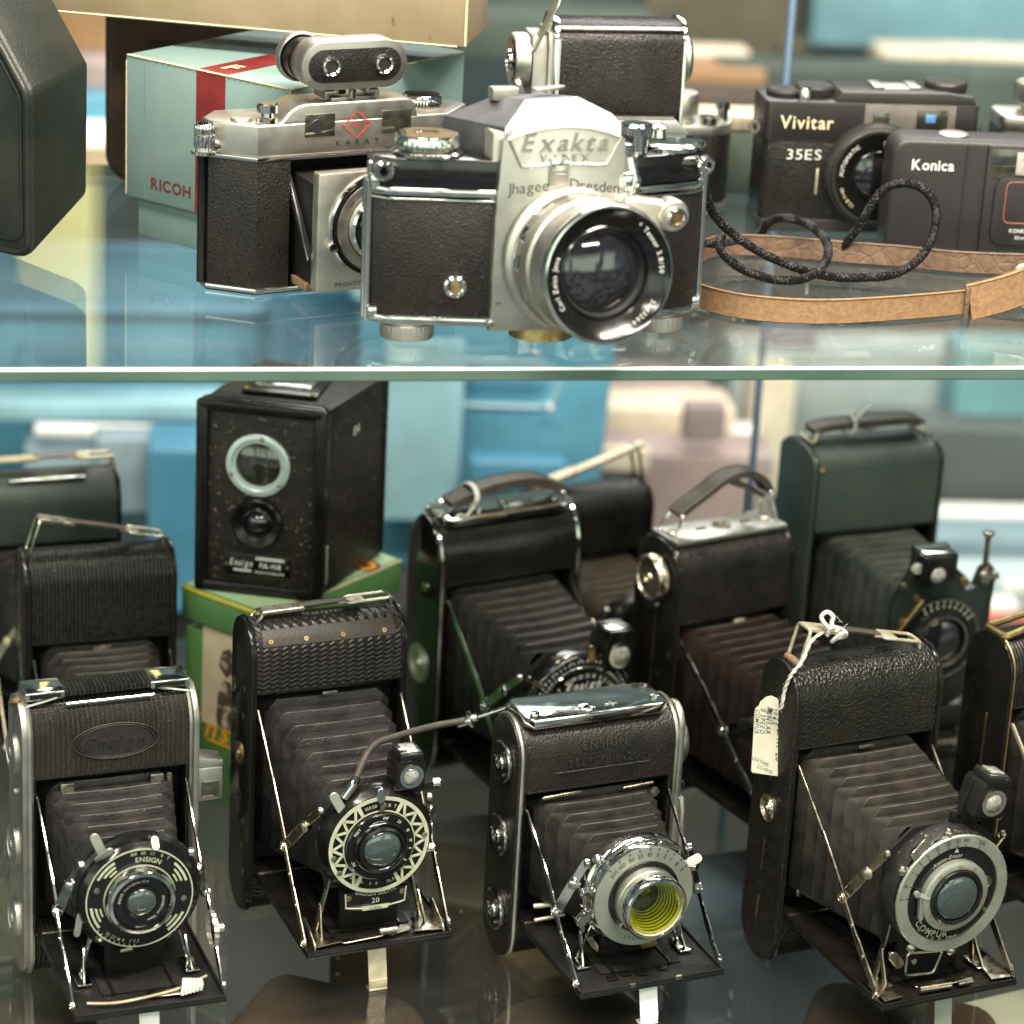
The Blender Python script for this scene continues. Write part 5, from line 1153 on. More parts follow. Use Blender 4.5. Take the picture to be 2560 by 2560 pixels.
def exakta():
    r = thing('reflex_camera', 'chrome and black reflex camera with large silver lens on the upper glass shelf', 'camera', (6, 50, ZS+.8), 17, None, -2.5)
    P = [(-30, -17), (-72, -6), (-79, 0), (-79, 12), (-72, 20), (72, 20), (79, 12), (79, 0), (72, -6), (34, -17)]
    def pl(g): return [(x+(g if x > 60 else -g if x < -60 else 0), y+(-g if y < -1 else g if y > 13 else 0)) for x, y in P]
    b = MB(M['leather_fine']); b.prism(pl(0), 'z', 12, 67, .3)
    b.use(M['enamel_clean']).prism(pl(.3), 'z', 72, 85.5, 1.2); b.use(M['chrome']).prism(pl(.9), 'z', 68.2, 72, .9); b.prism(pl(.8), 'z', 8.4, 12.4, .8); b.prism(pl(.7), 'z', 66.2, 67.2, .3)
    body = b.build('body', r)
    for s in (-1, 1):
        b = MB(M['chrome']); b.tube([(s*80.5, 2, 9), (s*80.5, 2, 74)], 1.7, 12); b.tube([(s*80, 8, 9), (s*80, 8, 74)], 2.2, 12); b.box((s*78.5, 2, 73.5), (5, 8, 8), 1.2); b.box((s*78.5, 2, 12.5), (5, 8, 7), 1.2)
        b.lathe([(1.8, 0), (1.8, 5), (0, 6)], (s*80, 2, 77), (0, 0, 1), 12)
        b.build('door_edge', r)
    # mirror box front plate
    b = MB(M['satin']); fp = [(-28, 7), (35, 7), (35.5, 52), (33, 95)]+[(x, 97+6.2*(1-((x-3.5)/29.)**2)) for x in (26, 20, 12, 3, -8, -16, -21)]+[(-25, 95), (-27.5, 60)]
    b.prism(fp, 'y', -21.5, -14, 1.1, seg=2); b.box((2, -6, 54), (60, 18, 88), 1)
    plate = b.build('front_plate', r)
    b = MB(M['satin'])
    sh = [(-22.5, 96), (-16, 83.5)]+[(x, 83-.004*(x-4)**2+1.6) for x in (-10, -3, 4, 12, 19)]+[(24, 84), (30.5, 96)]+[(x, 96.2+5.2*(1-((x-4)/27.)**2)) for x in (23, 14, 4, -6, -15)]
    b.tube([(x, -21.8, z) for x, z in sh], .9, 8, True)
    b.use(M['alu']); b.text('Exakta', 12, (4, -21.6, 94.6), shear=.25, bold=.012, sx=1.0, raise_=.9); b.text('VAREX', 4.8, (4, -21.6, 87.2), bold=.02, gap=.4, raise_=.8)
    b.build('name_shield', plate)
    b = MB(M['paint_black']); b.text('Jhagee', 7.4, (-12.5, -21.6, 74), bold=-.004, right=(1, 0, .08)); b.text('Dresden', 7.0, (19, -21.6, 74), right=(1, 0, -.1)); b.build('lettering', plate); b = MB(M['paint_black']); b.text('M', 3.4, (-24.5, -21.6, 20)); b.build('lettering', plate)
    b = MB(M['chrome'])
    for k in range(3): b.box((3, -24.2, 80.4+k*1.6), (7.4, .8, .7), .2)
    b.use(M['alu']).box((1.5, -22, 81), (9.4, 1.6, 13), .4); b.use(M['chrome']).box((1.5, -23.2, 84), (8, 1.6, 5.4), .4); b.build('release_slide', plate)
    for x, z in ((-12, 84), (14.6, 84.4), (-27.8, 11)): b = MB(M['chrome']); b.lathe([(1.7, 0), (1.6, .6), (0, 1)], (x, -21.4, z), (0, -1, 0), 14); b.build('screw', plate)
    # prism housing
    fr = [(-23, 93), (-22.5, 100), (-10, 110.5), (15, 111.5), (29, 105), (32, 101), (32.5, 93)]
    b = MB(M['alu_dark'])
    A = [(x, -15.5 if z < 103 else -11 if z < 107 else -3, z) for x, z in fr]; B = [(-40, 30, 93), (-39, 30, 97.5), (-15, 28, 107), (10, 28, 107.6), (28, 30, 102), (38, 30, 98), (40, 30, 93)]
    vs = A+B; n = len(fr); b.add(vs, [tuple(range(n-1, -1, -1))]+[(i, (i+1) % n, n+(i+1) % n, n+i) for i in range(n)]+[tuple(range(n, 2*n))])
    b.add([(x, -15.4, 80) for x, z in (fr[0], fr[-1])]+[(-40, 30, 84), (40, 30, 84)]+[(fr[0][0], -15.4, 93), (fr[-1][0], -15.4, 93), (-40, 30, 93), (40, 30, 93)], [(0, 2, 6, 4), (1, 5, 7, 3), (2, 3, 7, 6)])
    ph = b.build('prism_housing', r, smooth=12)
    b = MB(M['alu']); b.box((-13, 22, 109), (13, 8, 6), .8); b.build('finder_top', ph); b = MB(M['alu']); b.bar((1, 14, 112.0), (12, 17, 112.4), 6, 1.4, (0, 1, 0)); b.build('shoe_clip', ph)
    # lens
    c = (9, -21.5, 40.5); ax = (.11, -1, .055)
    b = MB(M['satin'])
    b.lathe([(33, 0), (33, 2.5), (32, 3.6), (31, 4)], c, ax, 90); b.use(M['chrome']).lathe([(31, 3.8), (31.4, 8), (30.6, 9), (30.4, 14)], c, ax, 90)
    b.use(M['satin']).lathe([(30.4, 13.8), (31.6, 14.6), (31.6, 22), (30.8, 22.8), (30.2, 23.2), (30.2, 26), (30.8, 26.6), (30.8, 37), (30, 39)], c, ax, 120, knurl=.35, kr=(14.5, 22.1))
    b.use(M['chrome']).lathe([(30, 38.8), (31.4, 39.6), (31.6, 42.4), (31.0, 43.6), (30.2, 43.8)], c, ax, 90)
    b.use(M['enamel_clean']).lathe([(30.2, 43.8), (29.4, 42.6), (21.5, 38.5), (20.8, 39), (20, 37)], c, ax, 80)
    b.use(M['barrel_dark']).lathe([(20, 37), (18, 33), (13, 30), (0, 30)], c, ax, 60)
    av = Vector(ax).normalized(); rt = Vector((1, 0, 0)); rt = (rt-av*rt.dot(av)).normalized(); up = (-av).cross(rt)*-1; up = up if up.z > 0 else -up
    b.use(M['paint_white'])
    cc = Vector(c)+av*42.4
    b.arctext('* Tessar 2.8/50', 3.3, cc, 26.2, 62, axis_frame=(rt, up), gap=.2); b.arctext('5843264', 3.4, cc, 26.2, 135, axis_frame=(rt, up), gap=.2); b.arctext('Carl Zeiss Jena', 3.2, cc, 26.2, 262, axis_frame=(rt, up), gap=.2)
    lens = b.build('lens_barrel', r)
    b = MB(M['lens_dark']); b.lathe([(20.4, 0), (16, 2.8), (10, 4.9), (5, 5.8), (0, 6.1)], Vector(c)+av*33.5, ax, 60); b.build('lens', lens)
    b = MB(M['alu'])
    for a in (-75, -50, -100, -20):
        d = rt*math.sin(rad(a))+up*math.cos(rad(a)); p = Vector(c)+av*10.5+d*31.3
        for k in range(5):
            d2 = rt*math.sin(rad(a-5+k*2.6))+up*math.cos(rad(a-5+k*2.6)); b.box(tuple(Vector(c)+av*10.5+d2*31.2), (.9, 6, .9), .2)
    b.build('depth_scale', lens)
    # release arm and its socket
    b = MB(M['satin']); b.bar((36, -28, 64), (53, -33, 62), 13, 9, (0, 0, 1), 1.5); b.lathe([(7.4, 0), (7.4, 9), (6.4, 10), (0, 10)], (52, -29, 63), (0, -1, 0), 30); b.use(M['chrome']).lathe([(4.6, 0), (4.6, 4), (3.4, 4.6), (2.4, 3)], (52, -39, 63), (0, -1, 0), 24); b.use(M['brass']).lathe([(2.4, 0), (0, .1)], (52, -42.4, 63), (0, -1, 0), 14); b.build('release_arm', lens)
    b = MB(M['chrome'])
    b.lathe([(5.6, 0), (5.4, 4), (3.4, 5), (0, 5)], (36, -18, 75), (0, -1, 0), 24); b.lathe([(5.2, 0), (5, 5), (0, 6)], (33, -20, 66), (0, -1, 0), 24); b.tube([(36, -20, 66), (38, -20, 77), (36, -18, 86)], 3.2, 12); b.lathe([(3, 0), (3, 6), (0, 7)], (35, -16, 86), (0, 0, 1), 16); b.build('shutter_lever', r)
    # top controls
    b = MB(M['chrome']); b.lathe([(16, 0), (16.4, 1.2), (15, 2.2), (12, 2.6), (12, 4)], (-54, 2, 85.5), (0, 0, 1), 60); b.lathe([(12, 3.6), (14.8, 4), (14.8, 8.4), (14, 9.4), (6, 9.6), (5.6, 9.2), (0, 9.2)], (-54, 2, 85.5), (0, 0, 1), 72, knurl=.6, kr=(3.9, 8.5)); b.build('speed_knob', r)
    b = MB(M['chrome']); b.lathe([(12, 0), (12, 2), (10, 3), (4, 3.4), (0, 3.6)], (64, 3, 85.5), (0, 0, 1), 40); b.build('film_counter', r)
    b = MB(M['chrome']); b.lathe([(6, 0), (6, 8), (8, 8.6), (8, 12.4), (7, 13.4), (0, 13.4)], (44, -2, 85.5), (0, 0, 1), 60, knurl=.4, kr=(8.5, 12.6)); b.build('setting_knob', r)
    b = MB(M['chrome']); b.bar((44, 12, 88), (74, 2, 88), 12, 3, (0, 1, 0), .8); b.lathe([(4, 0), (3.4, 5), (4.6, 6), (0, 9)], (60, 12, 88), (0, 0, 1), 24); b.lathe([(9, 0), (9, 6), (8, 7), (0, 7)], (48, 16, 86), (0, 0, 1), 40); b.build('winding_lever', r)
    for s in (-1, 1): b = MB(M['chrome']); b.lathe([(4.6, 0), (4.6, 5), (3.6, 6), (2.2, 6), (2, 3)], (s*76, -5, 80), (s*.15, -1, 0), 20); b.build('strap_lug', r)
    b = MB(M['chrome']); b.lathe([(5.4, 0), (5.2, 2), (4, 2.6), (3, 2), (2.8, .6)], (-43, -13.6, 27), (-.25, -1, 0), 28); b.use(M['brass']).lathe([(2.6, 0), (0, .6)], (-43.1, -14.3, 27), (-.25, -1, 0), 16); b.build('flash_socket', r)
    for x in (-61, 61):
        b = MB(M['satin']); b.lathe([(11, 8.6), (11, 7.6), (12.6, 6.8), (12.6, 1), (12, .1), (0, .1)], (x, 3, 0), (0, 0, 1), 70, knurl=.4, kr=(.9, 6.9)); b.build('base_knob', r)
    b = MB(M['brass']); b.lathe([(15, 0), (14, 8), (0, 8)], (2, -3, .1), (0, 0, 1), 40); b.build('tripod_boss', r)

def chrome_folder():
    r = thing('folding_camera', 'upright silver ended folding camera with pebbled black front behind the reflex camera', 'camera', (44, 236, ZS), 12)
    W, H, T = 65, 113, 32
    pr = [(0, 30), (0, H-11), (3, H-3), (8, H), (T-6, H), (T, H-6), (T, 4), (0, 4)]
    b = MB(M['leather_fine']); b.prism([(0, 66), (0, H-11), (2.4, H-4.5), (7, H-1), (T-6, H-1), (T, H-6), (T, 66)], 'x', -W/2, W/2, .2); b.prism([(0, 4), (0, 14), (T, 14), (T, 4)], 'x', -W/2, W/2, .3); b.use(M['matte']).box((0, T*.7, 40), (W, T*.55, 54)); b.box((0, -.3, 63), (W-2, 1.6, 5), .3)
    body = b.build('body', r)
    b = MB(M['chrome']); b.tube([(-W/2, 1.6, H-3.2), (W/2, 1.6, H-3.2)], 1.2, 10); b.build('top_strip', body)
    for s in (-1, 1):
        b = MB(M['chrome']); x0 = s*W/2
        b.prism([(-1, 3), (-1, H-10), (2, H-2), (7, H+1), (T-5, H+1), (T+.6, H-5), (T+.6, 3)], 'x', min(x0, x0+s*3.4), max(x0, x0+s*2.0), .5)
        if s < 0:
            b.use(M['alu'])
            b.prism([(1, 2), (1, H-13), (4, H-6), (T-4, H-6), (T-1, H-10), (T-1, 2)], 'x', x0-6, x0-3.2, .6); b.prism([(2, 2), (2, H-15), (5, H-8), (T-5, H-8), (T-2, H-12), (T-2, 2)], 'x', x0-14, x0-6, 1.2)
        b.build('end_plate', r)
    b = MB(M['satin']); b.lathe([(14, 0), (14.4, 1), (14.4, 7), (13.4, 8), (12, 8)], (-47, T*.5, 90), (-1, 0, 0), 90, knurl=.5, kr=(.9, 7.1)); b.use(M['enamel_clean']).lathe([(12, 8), (11.4, 8.6), (6, 8.6)], (-47, T*.5, 90), (-1, 0, 0), 40); b.use(M['chrome']).lathe([(6, 8.4), (5.6, 10), (3, 10.4), (2.4, 8.6), (0, 8.6)], (-47, T*.5, 90), (-1, 0, 0), 30); b.build('winding_knob', r)
    b = MB(M['satin']); b.bar((-45, 4, H-12), (-36, 2, H+8), 9, 1.2, (0, 1, 0), .3); b.bar((-49, 6, 70), (-53, 4, 80), 7, 3, (0, 1, 0), .4); b.build('sight_flap', r)
    b = MB(M['satin']); b.lathe([(13, 0), (13, 2), (11, 4), (0, 4.6)], (W/2+3.4, T*.5, 92), (1, 0, 0), 50); b.build('end_boss', r)
    o = dict(root=r); bellows(r, M['bellows'], W/2-5, 18, 60, T*.4, 22, 20, 62, -18, 6, 1.6)
    b = MB(M['satin']); b.prism([(-31, 62), (-24, 69), (24, 69), (31, 62), (31, 20), (-31, 20)], 'y', -24, -19, .8); b.prism([(-31, 62), (-24, 69), (24, 69), (31, 62)], 'y', -31, -23, .8); lb = b.build('lens_board', r)
    b = MB(M['enamel_clean']); b.lathe([(29, 0), (29, 4), (28, 6), (25, 7)], (0, -24, 33), (0, -1, 0), 90, knurl=.5, kr=(3.9, 6.1)); b.use(M['chrome']).lathe([(25, 6.5), (24, 10), (18, 11), (17, 14), (14, 14)], (0, -24, 33), (0, -1, 0), 64); b.use(M['paint_white'])
    for k, t in enumerate(('2', '5', '10', '25', '50', '100')): b.arctext(t, 2.4, (0, -31.2, 33), 26.6, 8+k*9)
    b.build('lens_mount', lb)
    b = MB(M['lens_dark']); b.lathe([(14, 0), (8, 2), (0, 3)], (0, -37, 33), (0, -1, 0), 32); b.build('lens', lb)
    b = MB(M['enamel']); b.box((0, -14, 2), (60, 62, 3), .6); b.build('bed', r)
    for s in (-1, 1): b = MB(M['chrome']); b.bar((s*(W/2-1), -1, 58), (s*29, -26, 22), 4, 1, (0, 1, 0)); b.build('strut', r)

def knob_camera():
    r = thing('small_camera', 'black camera end with tall ridged silver knob, standing behind the reflex camera', 'camera', (75, 300, ZS), 12)
    b = MB(M['leather_fine']); pl = arcpts(22, 16, 16, -90, 90, 12)+[(-50, 32), (-50, 0)]; b.prism(pl, 'z', 3, 41, .3); b.use(M['satin']); b.prism([(x*1.01, y) for x, y in pl], 'z', 41, 47, 1.2); b.prism([(x*1.01, y) for x, y in pl], 'z', 0, 3, .6); b.build('body', r)
    b = MB(M['satin']); b.lathe([(8, 0), (8, 3), (10, 3.6), (10.4, 4.4), (10.4, 14), (9.4, 15.4), (0, 15.6)], (8, 14, 47), (0, 0, 1), 80, knurl=.4, kr=(4.3, 14.1)); b.build('winding_knob', r)
    b = MB(M['chrome']); b.lathe([(3.2, 0), (3.2, 6), (4.2, 6.6), (4.2, 11), (0, 11.6)], (32, 12, 47), (0, 0, 1), 28); b.lathe([(5, 0), (5, 4), (0, 5)], (22, 4, 47), (0, 0, 1), 24); b.build('release', r)

def compact_black():
    r = thing('compact_camera', 'black compact camera lettered Vivitar 35ES with a broad round lens', 'camera', (181, 272, ZS), 8)
    W, H, T = 117, 71, 34; x0 = -W/2
    b = MB(M['leather']); b.prism(rrect(W-1, T, 5, 4, 0, T/2), 'z', 7, 49, .3); b.use(M['plastic_black']); b.prism(rrect(W, T+.6, 5, 4, 0, T/2), 'z', 0, 7, .8); b.prism(rrect(W, T+.6, 4, 4, 0, T/2), 'z', 49, 71, .8)
    b.prism([(-22, 70), (-18, 76.4), (40, 77), (54, 75), (57, 70)], 'y', .4, T-2, 1.0); b.box((-28, 1.0, 60), (58, 2.6, 20), .6); body = b.build('body', r)
    b = MB(M['paint_gold']); b.text('Vivitar', 10, (-36, -.6, 60), bold=.014, sx=.95); b.use(M['paint_white']); b.text('35ES', 8, (-36, -.4, 42.5), bold=-.006, gap=.16, sx=1.2); b.build('lettering', body)
    b = MB(M['cream_metal']); b.box((-28, -.6, 28), (1.4, 1.4, 14), .3); b.build('self_timer', r)
    b = MB(M['plastic_grey']); b.box((20, -.3, 62.5), (50, 1.2, 16), .5); b.use(M['window_dark']).box((4, -1.0, 62), (9, 1, 8.2), .3); b.box((32, -1.0, 63), (17, 1, 10), .3); b.use(M['blue_glint']).box((31, -1.5, 63.5), (5.6, .6, 4.6), .2); b.build('finder_window', r)
    c = (3, 0, 33)
    b = MB(M['plastic_black']); b.lathe([(28, 0), (28, 6), (27, 8), (26, 8.4), (26, 9.6), (25, 10.6), (23.6, 10.4)], c, (0, -1, 0), 120, knurl=.3, kr=(8.3, 9.7)); b.use(M['enamel_clean']).lathe([(23.6, 10.4), (22, 10.2), (14, 8.6), (13.4, 9.4), (12.6, 7)], c, (0, -1, 0), 64)
    b.use(M['paint_white']); b.arctext('AUTOMATIC', 3.1, (c[0], -10.4, c[2]), 20.4, -62, gap=.14); b.use(M['paint_gold']); b.arctext('1:2.8 f=40', 2.8, (c[0], -10.4, c[2]), 20.4, -125, gap=.14, inward=False); b.use(M['plastic_grey']).lathe([(2.8, 0), (2, .8), (0, 1)], (c[0]+4, -9.7, c[2]+18), (0, -1, 0), 16)
    ln = b.build('lens_ring', r)
    b = MB(M['lens_dark']); b.lathe([(12.8, 0), (8, 2), (0, 3)], (c[0], -6.6, c[2]), (0, -1, 0), 36); b.build('lens', ln)
    b = MB(M['plastic_black']); b.lathe([(9, 0), (9.6, 1), (9.6, 3), (8.6, 4), (0, 4)], (-46, 16, 70.6), (0, 0, 1), 40, knurl=.3, kr=(.9, 5.1)); b.build('rewind_knob', r)
    b = MB(M['plastic_black']); b.lathe([(10, 0), (10.6, 1), (10.6, 5), (9.6, 6), (0, 6)], (-29, 18, 70.6), (0, 0, 1), 40); b.use(M['chrome']).lathe([(3.6, 0), (3.6, 6), (3, 7), (0, 7.4)], (-37, 6, 70.6), (0, 0, 1), 24); b.build('release', r)
    b = MB(M['satin']); 
    b.box((14, 16, 77), (26, 15, .8), .2)
    for x in (6, 26): b.box((x-2, 16, 77.7), (6, 16, 1.6), .3)
    b.build('accessory_shoe', r)
    b = MB(M['plastic_black']); b.lathe([(11, 0), (11.6, 1), (11.6, 4.4), (10.6, 5.4), (0, 5.4)], (43, 18, 75), (0, 0, 1), 50, knurl=.3, kr=(.9, 4.5)); b.build('film_counter', r)
    for s in (-1, 1):
        b = MB(M['satin']); b.ring(2.2, 3.6, (s*(W/2+2.6), T*.4, 54), axis=(s*.5, -1, 0), h=1, seg=20); b.tube([(s*(W/2-1), T*.4, 54), (s*(W/2+1), T*.4, 54)], 1.6, 8); b.build('strap_lug', r)

def compact_charcoal():
    r = thing('compact_camera', 'charcoal plastic compact camera lettered Konica with flash window, in front of another compact', 'camera', (251, 231, ZS), 4)
    W, H, T = 128, 63, 25
    b = MB(M['plastic_konica']); b.prism(rrect(W, H, 9, 6, 0, H/2), 'y', 0, T, 3.0, seg=4); b.box((25, -.6, H/2), (78, 3, H-3), .8); body = b.build('body', r)
    b = MB(M['paint_white']); b.text('Konica', 7.8, (-42, -.1, 49.5), bold=.02, sx=.95); b.text('KONICA LENS', 2.8, (10, -4.3, 17), bold=.01); b.text('35mm', 2.6, (7, -4.3, 13.4)); b.build('lettering', body)
    b = MB(M['window_dark']); b.box((25, -1.9, 52), (74, 1.2, 16), .5); w = b.build('finder_window', r)
    b = MB(M['flash']); b.box((12, -2.6, 52.4), (22, 1.2, 12), .4); b.build('flash', r)
    b = MB(M['plastic_black']); b.prism(rrect(46, 36, 6, 5, 14, 27), 'y', -4, -1.5, .8); b.use(M['red_card'])
    b.tube([(x, -4.0, z) for x, z in rrect(38, 22, 3, 4, 16, 32)], .17, 4, True); b.build('lens_cover', r)
    b = MB(M['satin']); b.lathe([(8, 0), (8, .8), (7, 1.4), (0, 1.4)], (-30, 13, H-.2), (0, 0, 1), 36); b.build('release', r)
    b = MB(M['plastic_black']); b.box((-24.6, -.2, H/2), (.7, 1.0, H-6)); b.build('seam', body)

def leather_strap():
    t = thing('leather_strap', 'tan leather strap standing on edge in a long loop right of the reflex camera', 'strap', (110, 110, ZS))
    o = Vector((110, 110, ZS)); Q = lambda l: [AZ(x, y, ZS+7.2)-o for x, y in l]
    front = spline([AZ(x, y, ZS+7.2)-o for x, y in ((1660, 690), (1700, 714), (1760, 742), (1850, 764), (1970, 776), (2080, 778), (2200, 772), (2330, 762), (2430, 752))], 8)
    b = MB(M['strap_tan']); b.ribbon(front, (0, .05, 1), 12.4, 2.0); b.build('front_band', t)
    rear = spline([AZ(x, y, ZS+6.4)-o for x, y in ((1660, 668), (1710, 650), (1765, 622), (1800, 613), (1860, 612), (1960, 617), (2092, 628), (2250, 640), (2405, 655), (2600, 662))], 8)
    b = MB(M['strap_brown']); b.ribbon(rear, (0, .05, 1), 11.4, 2.0); b.use(M['strap_tan'])
    b.build('rear_band', t)
    e = [AZ(2420, 752, ZS+7.2)-o+Vector((0, -2.5, 0)), AZ(2500, 736, ZS+9)-o+Vector((2, -3, 2)), AZ(2600, 705, ZS+12)-o+Vector((4, -4, 5))]
    b = MB(M['strap_tan']); b.ribbon(spline(e, 6), (0, .12, 1), 18, 3.6); b.use(M['strap_brown']).box(tuple(e[0]+Vector((-1, -.4, 0))), (2.4, 3.4, 16.2), .5); b.build('keeper', t)
    b = MB(M['cream_metal']); q = AZ(2548, 700, ZS+14)-o+Vector((2, -6, 0)); b.tube(rounded_loop([q+Vector((-5, 0, 8)), q+Vector((14, 2, 12)), q+Vector((14, 2, -8)), q+Vector((-1, 0, -12))], 3, 3), 1.5, 8, True); b.build('buckle', t)

def wrist_cord():
    t = thing('wrist_cord', 'black braided wrist cord coiled in loose loops over the brown strap', 'cord', (150, 165, ZS))
    o = Vector((150, 165, ZS)); P = lambda l: spline([AT(x, y, d)-o for x, y, d in l], 8)
    def braid(b, pts, r):
        out = [pts[0]]
        for p in pts[1:]:
            while (p-out[-1]).length > 1.1: out.append(out[-1]+(p-out[-1]).normalized()*1.0)
        n = len(out)
        b.tube(out, r*.8, 8)
        for ph in range(4):
            for sg in (1, -1):
                q = []; u = None
                for i, p in enumerate(out):
                    d = (out[min(i+1, n-1)]-out[max(i-1, 0)]).normalized()
                    if u is None: u = d.orthogonal().normalized()
                    u = (u-d*u.dot(d)).normalized(); w = d.cross(u); a = sg*i*.85+ph*PI/2
                    q.append(p+u*(r*.72*math.cos(a))+w*(r*.72*math.sin(a)))
                b.tube(q, r*.34, 4)
    b = MB(M['cord'])
    braid(b, P([(1752, 396, 1372), (1760, 440, 1380), (1768, 500, 1395), (1800, 555, 1410), (1860, 605, 1418), (1930, 645, 1420), (2010, 676, 1424), (2080, 692, 1428), (2160, 694, 1428), (2240, 684, 1432), (2305, 640, 1442), (2338, 570, 1450), (2336, 510, 1454), (2306, 472, 1456), (2262, 458, 1456), (2214, 470, 1456), (2180, 510, 1458), (2160, 545, 1462), (2135, 582, 1468), (2100, 630, 1478)]), 2.35)
    b.build('long_loop', t)
    b = MB(M['cord'])
    braid(b, P([(1806, 588, 1436), (1797, 610, 1432), (1812, 640, 1428), (1860, 675, 1424), (1930, 698, 1420), (1990, 700, 1418), (2040, 682, 1420), (2068, 645, 1432), (2066, 605, 1446), (2030, 566, 1462), (1985, 548, 1470), (1944, 546, 1478), (1915, 562, 1490), (1895, 600, 1496)]), 2.35)
    b.build('short_loop', t)
    b = MB(M['cord']); braid(b, P([(1745, 604, 1445), (1790, 610, 1452), (1850, 600, 1466)]), 2.2); b.build('tail', t)

def ricoh_box():
    r = thing('carton', 'teal RICOH carton with dark red stripe and scuffed lid on the upper shelf', 'carton', (-206, 189, ZS), -35)
    w, d, h, l0 = 108, 140, 93, 20
    b = MB(M['teal_card']); b.box((w/2+3, d/2, 14), (w-6, d-6, 28), .6); b.build('box', r)
    b = MB(M['teal_card']); b.box((w/2, d/2, (l0+h)/2), (w, d, h-l0), .9)
    b.use(M['maroon_card']); b.box((57, d/2, h+.05), (19, d-1, .25)); b.box((57, -.03, (l0+h)/2), (19, .25, h-l0-.8))
    b.use(M['paint_maroon']).text('RICOH', 8.2, (31, -.1, l0+10), bold=.03, gap=.1, sx=1.0)
    b.use(M['cream_card']).text('F', 16, (57.5, 16, h+.3), right=(1, 0, 0), up=(0, 1, 0), bold=.04)
    b.use(M['card_edge'])
    b.tube([(x, .2+.25*math.sin(x*1.7), h-.2) for x in range(1, w, 2)], .7, 5, False); b.tube([(.3, .3, z) for z in range(l0+1, h, 3)], .5, 5); b.tube([(w-.2, y+.3, h-.2) for y in range(0, d, 3)], .7, 5); b.tube([(w-.2, .2, z) for z in range(l0+30, h, 3)], .5, 5)
    b.use(M['slate'])
    for x in (13, ): b.box((x, -.02, (l0+h)/2), (.35, .2, h-l0-2))
    b.build('lid', r)

def kraft_box():
    r = thing('carton', 'plain tan cardboard box lying across the teal carton at the top', 'carton', (-36, 182, ZS+106.4), -10)
    b = MB(M['kraft']); b.box((-125, 28, 27), (250, 56, 54), 1.4); b.use(M['card_edge']); b.tube([(.0, .4, z) for z in range(1, 54, 3)], .8, 5); b.tube([(x, .2, .4) for x in range(-248, 0, 4)], .6, 5); b.build('box', r)

def brown_case():
    r = thing('leather_case', 'dark brown rounded leather camera case behind the teal carton', 'case', (-182, 284, ZS), -8)
    b = MB(M['brown_leather']); b.prism(rrect(104, 106, 16, 6, 0, 53), 'y', 0, 60, 6, seg=4); b.prism(rrect(98, 34, 12, 5, 0, 86), 'y', -3, 30, 4, seg=3); b.build('body', r)
    b = MB(M['brown_dark']); b.ribbon([(-20, -4, 80), (-20, -5, 56)], (1, 0, 0), 12, 2); b.build('flap_strap', r)

def dark_case():
    r = thing('camera_case', 'large dark leather camera case with piped edges, partly out of view on the upper shelf', 'case', (-243, 127, ZS), -30)
    fr = [(-95, 3), (-90, 0), (-6, 0), (0, 4), (0, 84), (-30, 124), (-44, 132), (-82, 132), (-95, 118)]
    bk = [(-93, 26), (-88, 22), (-8, 22), (-2, 26), (-1, 92), (-30, 130), (-44, 138), (-82, 138), (-94, 122)]
    b = MB(M['case_dark']); n = len(fr); d = 46
    bm = bmesh.new(); A = [bm.verts.new((x, 0, z)) for x, z in fr]; B = [bm.verts.new((x, d, z)) for x, z in bk]
    bm.faces.new(A); bm.faces.new(B[::-1])
    for i in range(n): bm.faces.new((A[i], B[i], B[(i+1) % n], A[(i+1) % n]))
    bmesh.ops.recalc_face_normals(bm, faces=bm.faces[:]); bmesh.ops.bevel(bm, geom=bm.edges[:], offset=3, segments=3, affect='EDGES', profile=.5); b.merge(bm)
    body = b.build('body', r)
    b = MB(M['case_dark']); q = rounded_loop([(x*.96-2, -.4, 3+z*.95) for x, z in fr], 5, 3); b.tube(q, 1.7, 8, True); q = rounded_loop([(x*.86-6, -.3, 9+z*.86) for x, z in fr], 5, 3); b.tube(q, .8, 6, True); b.build('piping', body)
    return r

def pale_camera():
    r = thing('small_camera', 'pale cream topped little camera half hidden between the black reflex and black compact', 'camera', (112, 342, ZS), 6)
    b = MB(M['cream_metal']); b.prism(rrect(74, 30, 8, 4, 0, 15), 'z', 36, 45, 1.4); b.use(M['green_mid']).prism(rrect(72, 28, 8, 4, 0, 15), 'z', 0, 36, .6); b.build('body', r)
    b = MB(M['satin']); b.bar((14, -1, 12), (32, -2, 28), 5, 1.4, (0, -1, 0)); b.build('lever', r)

def silver_top():
    r = thing('small_camera', 'silver dialled camera cut off at the right edge behind the charcoal compact', 'camera', (277, 292, ZS), 6)
    b = MB(M['plastic_black']); b.prism(rrect(110, 30, 6, 4, 30, 15), 'z', 0, 56, 1); b.use(M['satin']); b.prism(rrect(110, 30, 6, 4, 30, 15), 'z', 56, 64, 1.2); b.build('body', r)
    b = MB(M['satin']); b.lathe([(13, 0), (13, 8), (17, 10), (17.6, 12), (17.6, 18), (16.6, 20), (0, 20.6)], (2, 14, 60), (0, 0, 1), 80, knurl=.4, kr=(11.9, 18.1)); b.build('dial', r)
    b = MB(M['plastic_black']); b.box((22, 10, 70), (12, 12, 14), 1.2); b.build('finder', r)
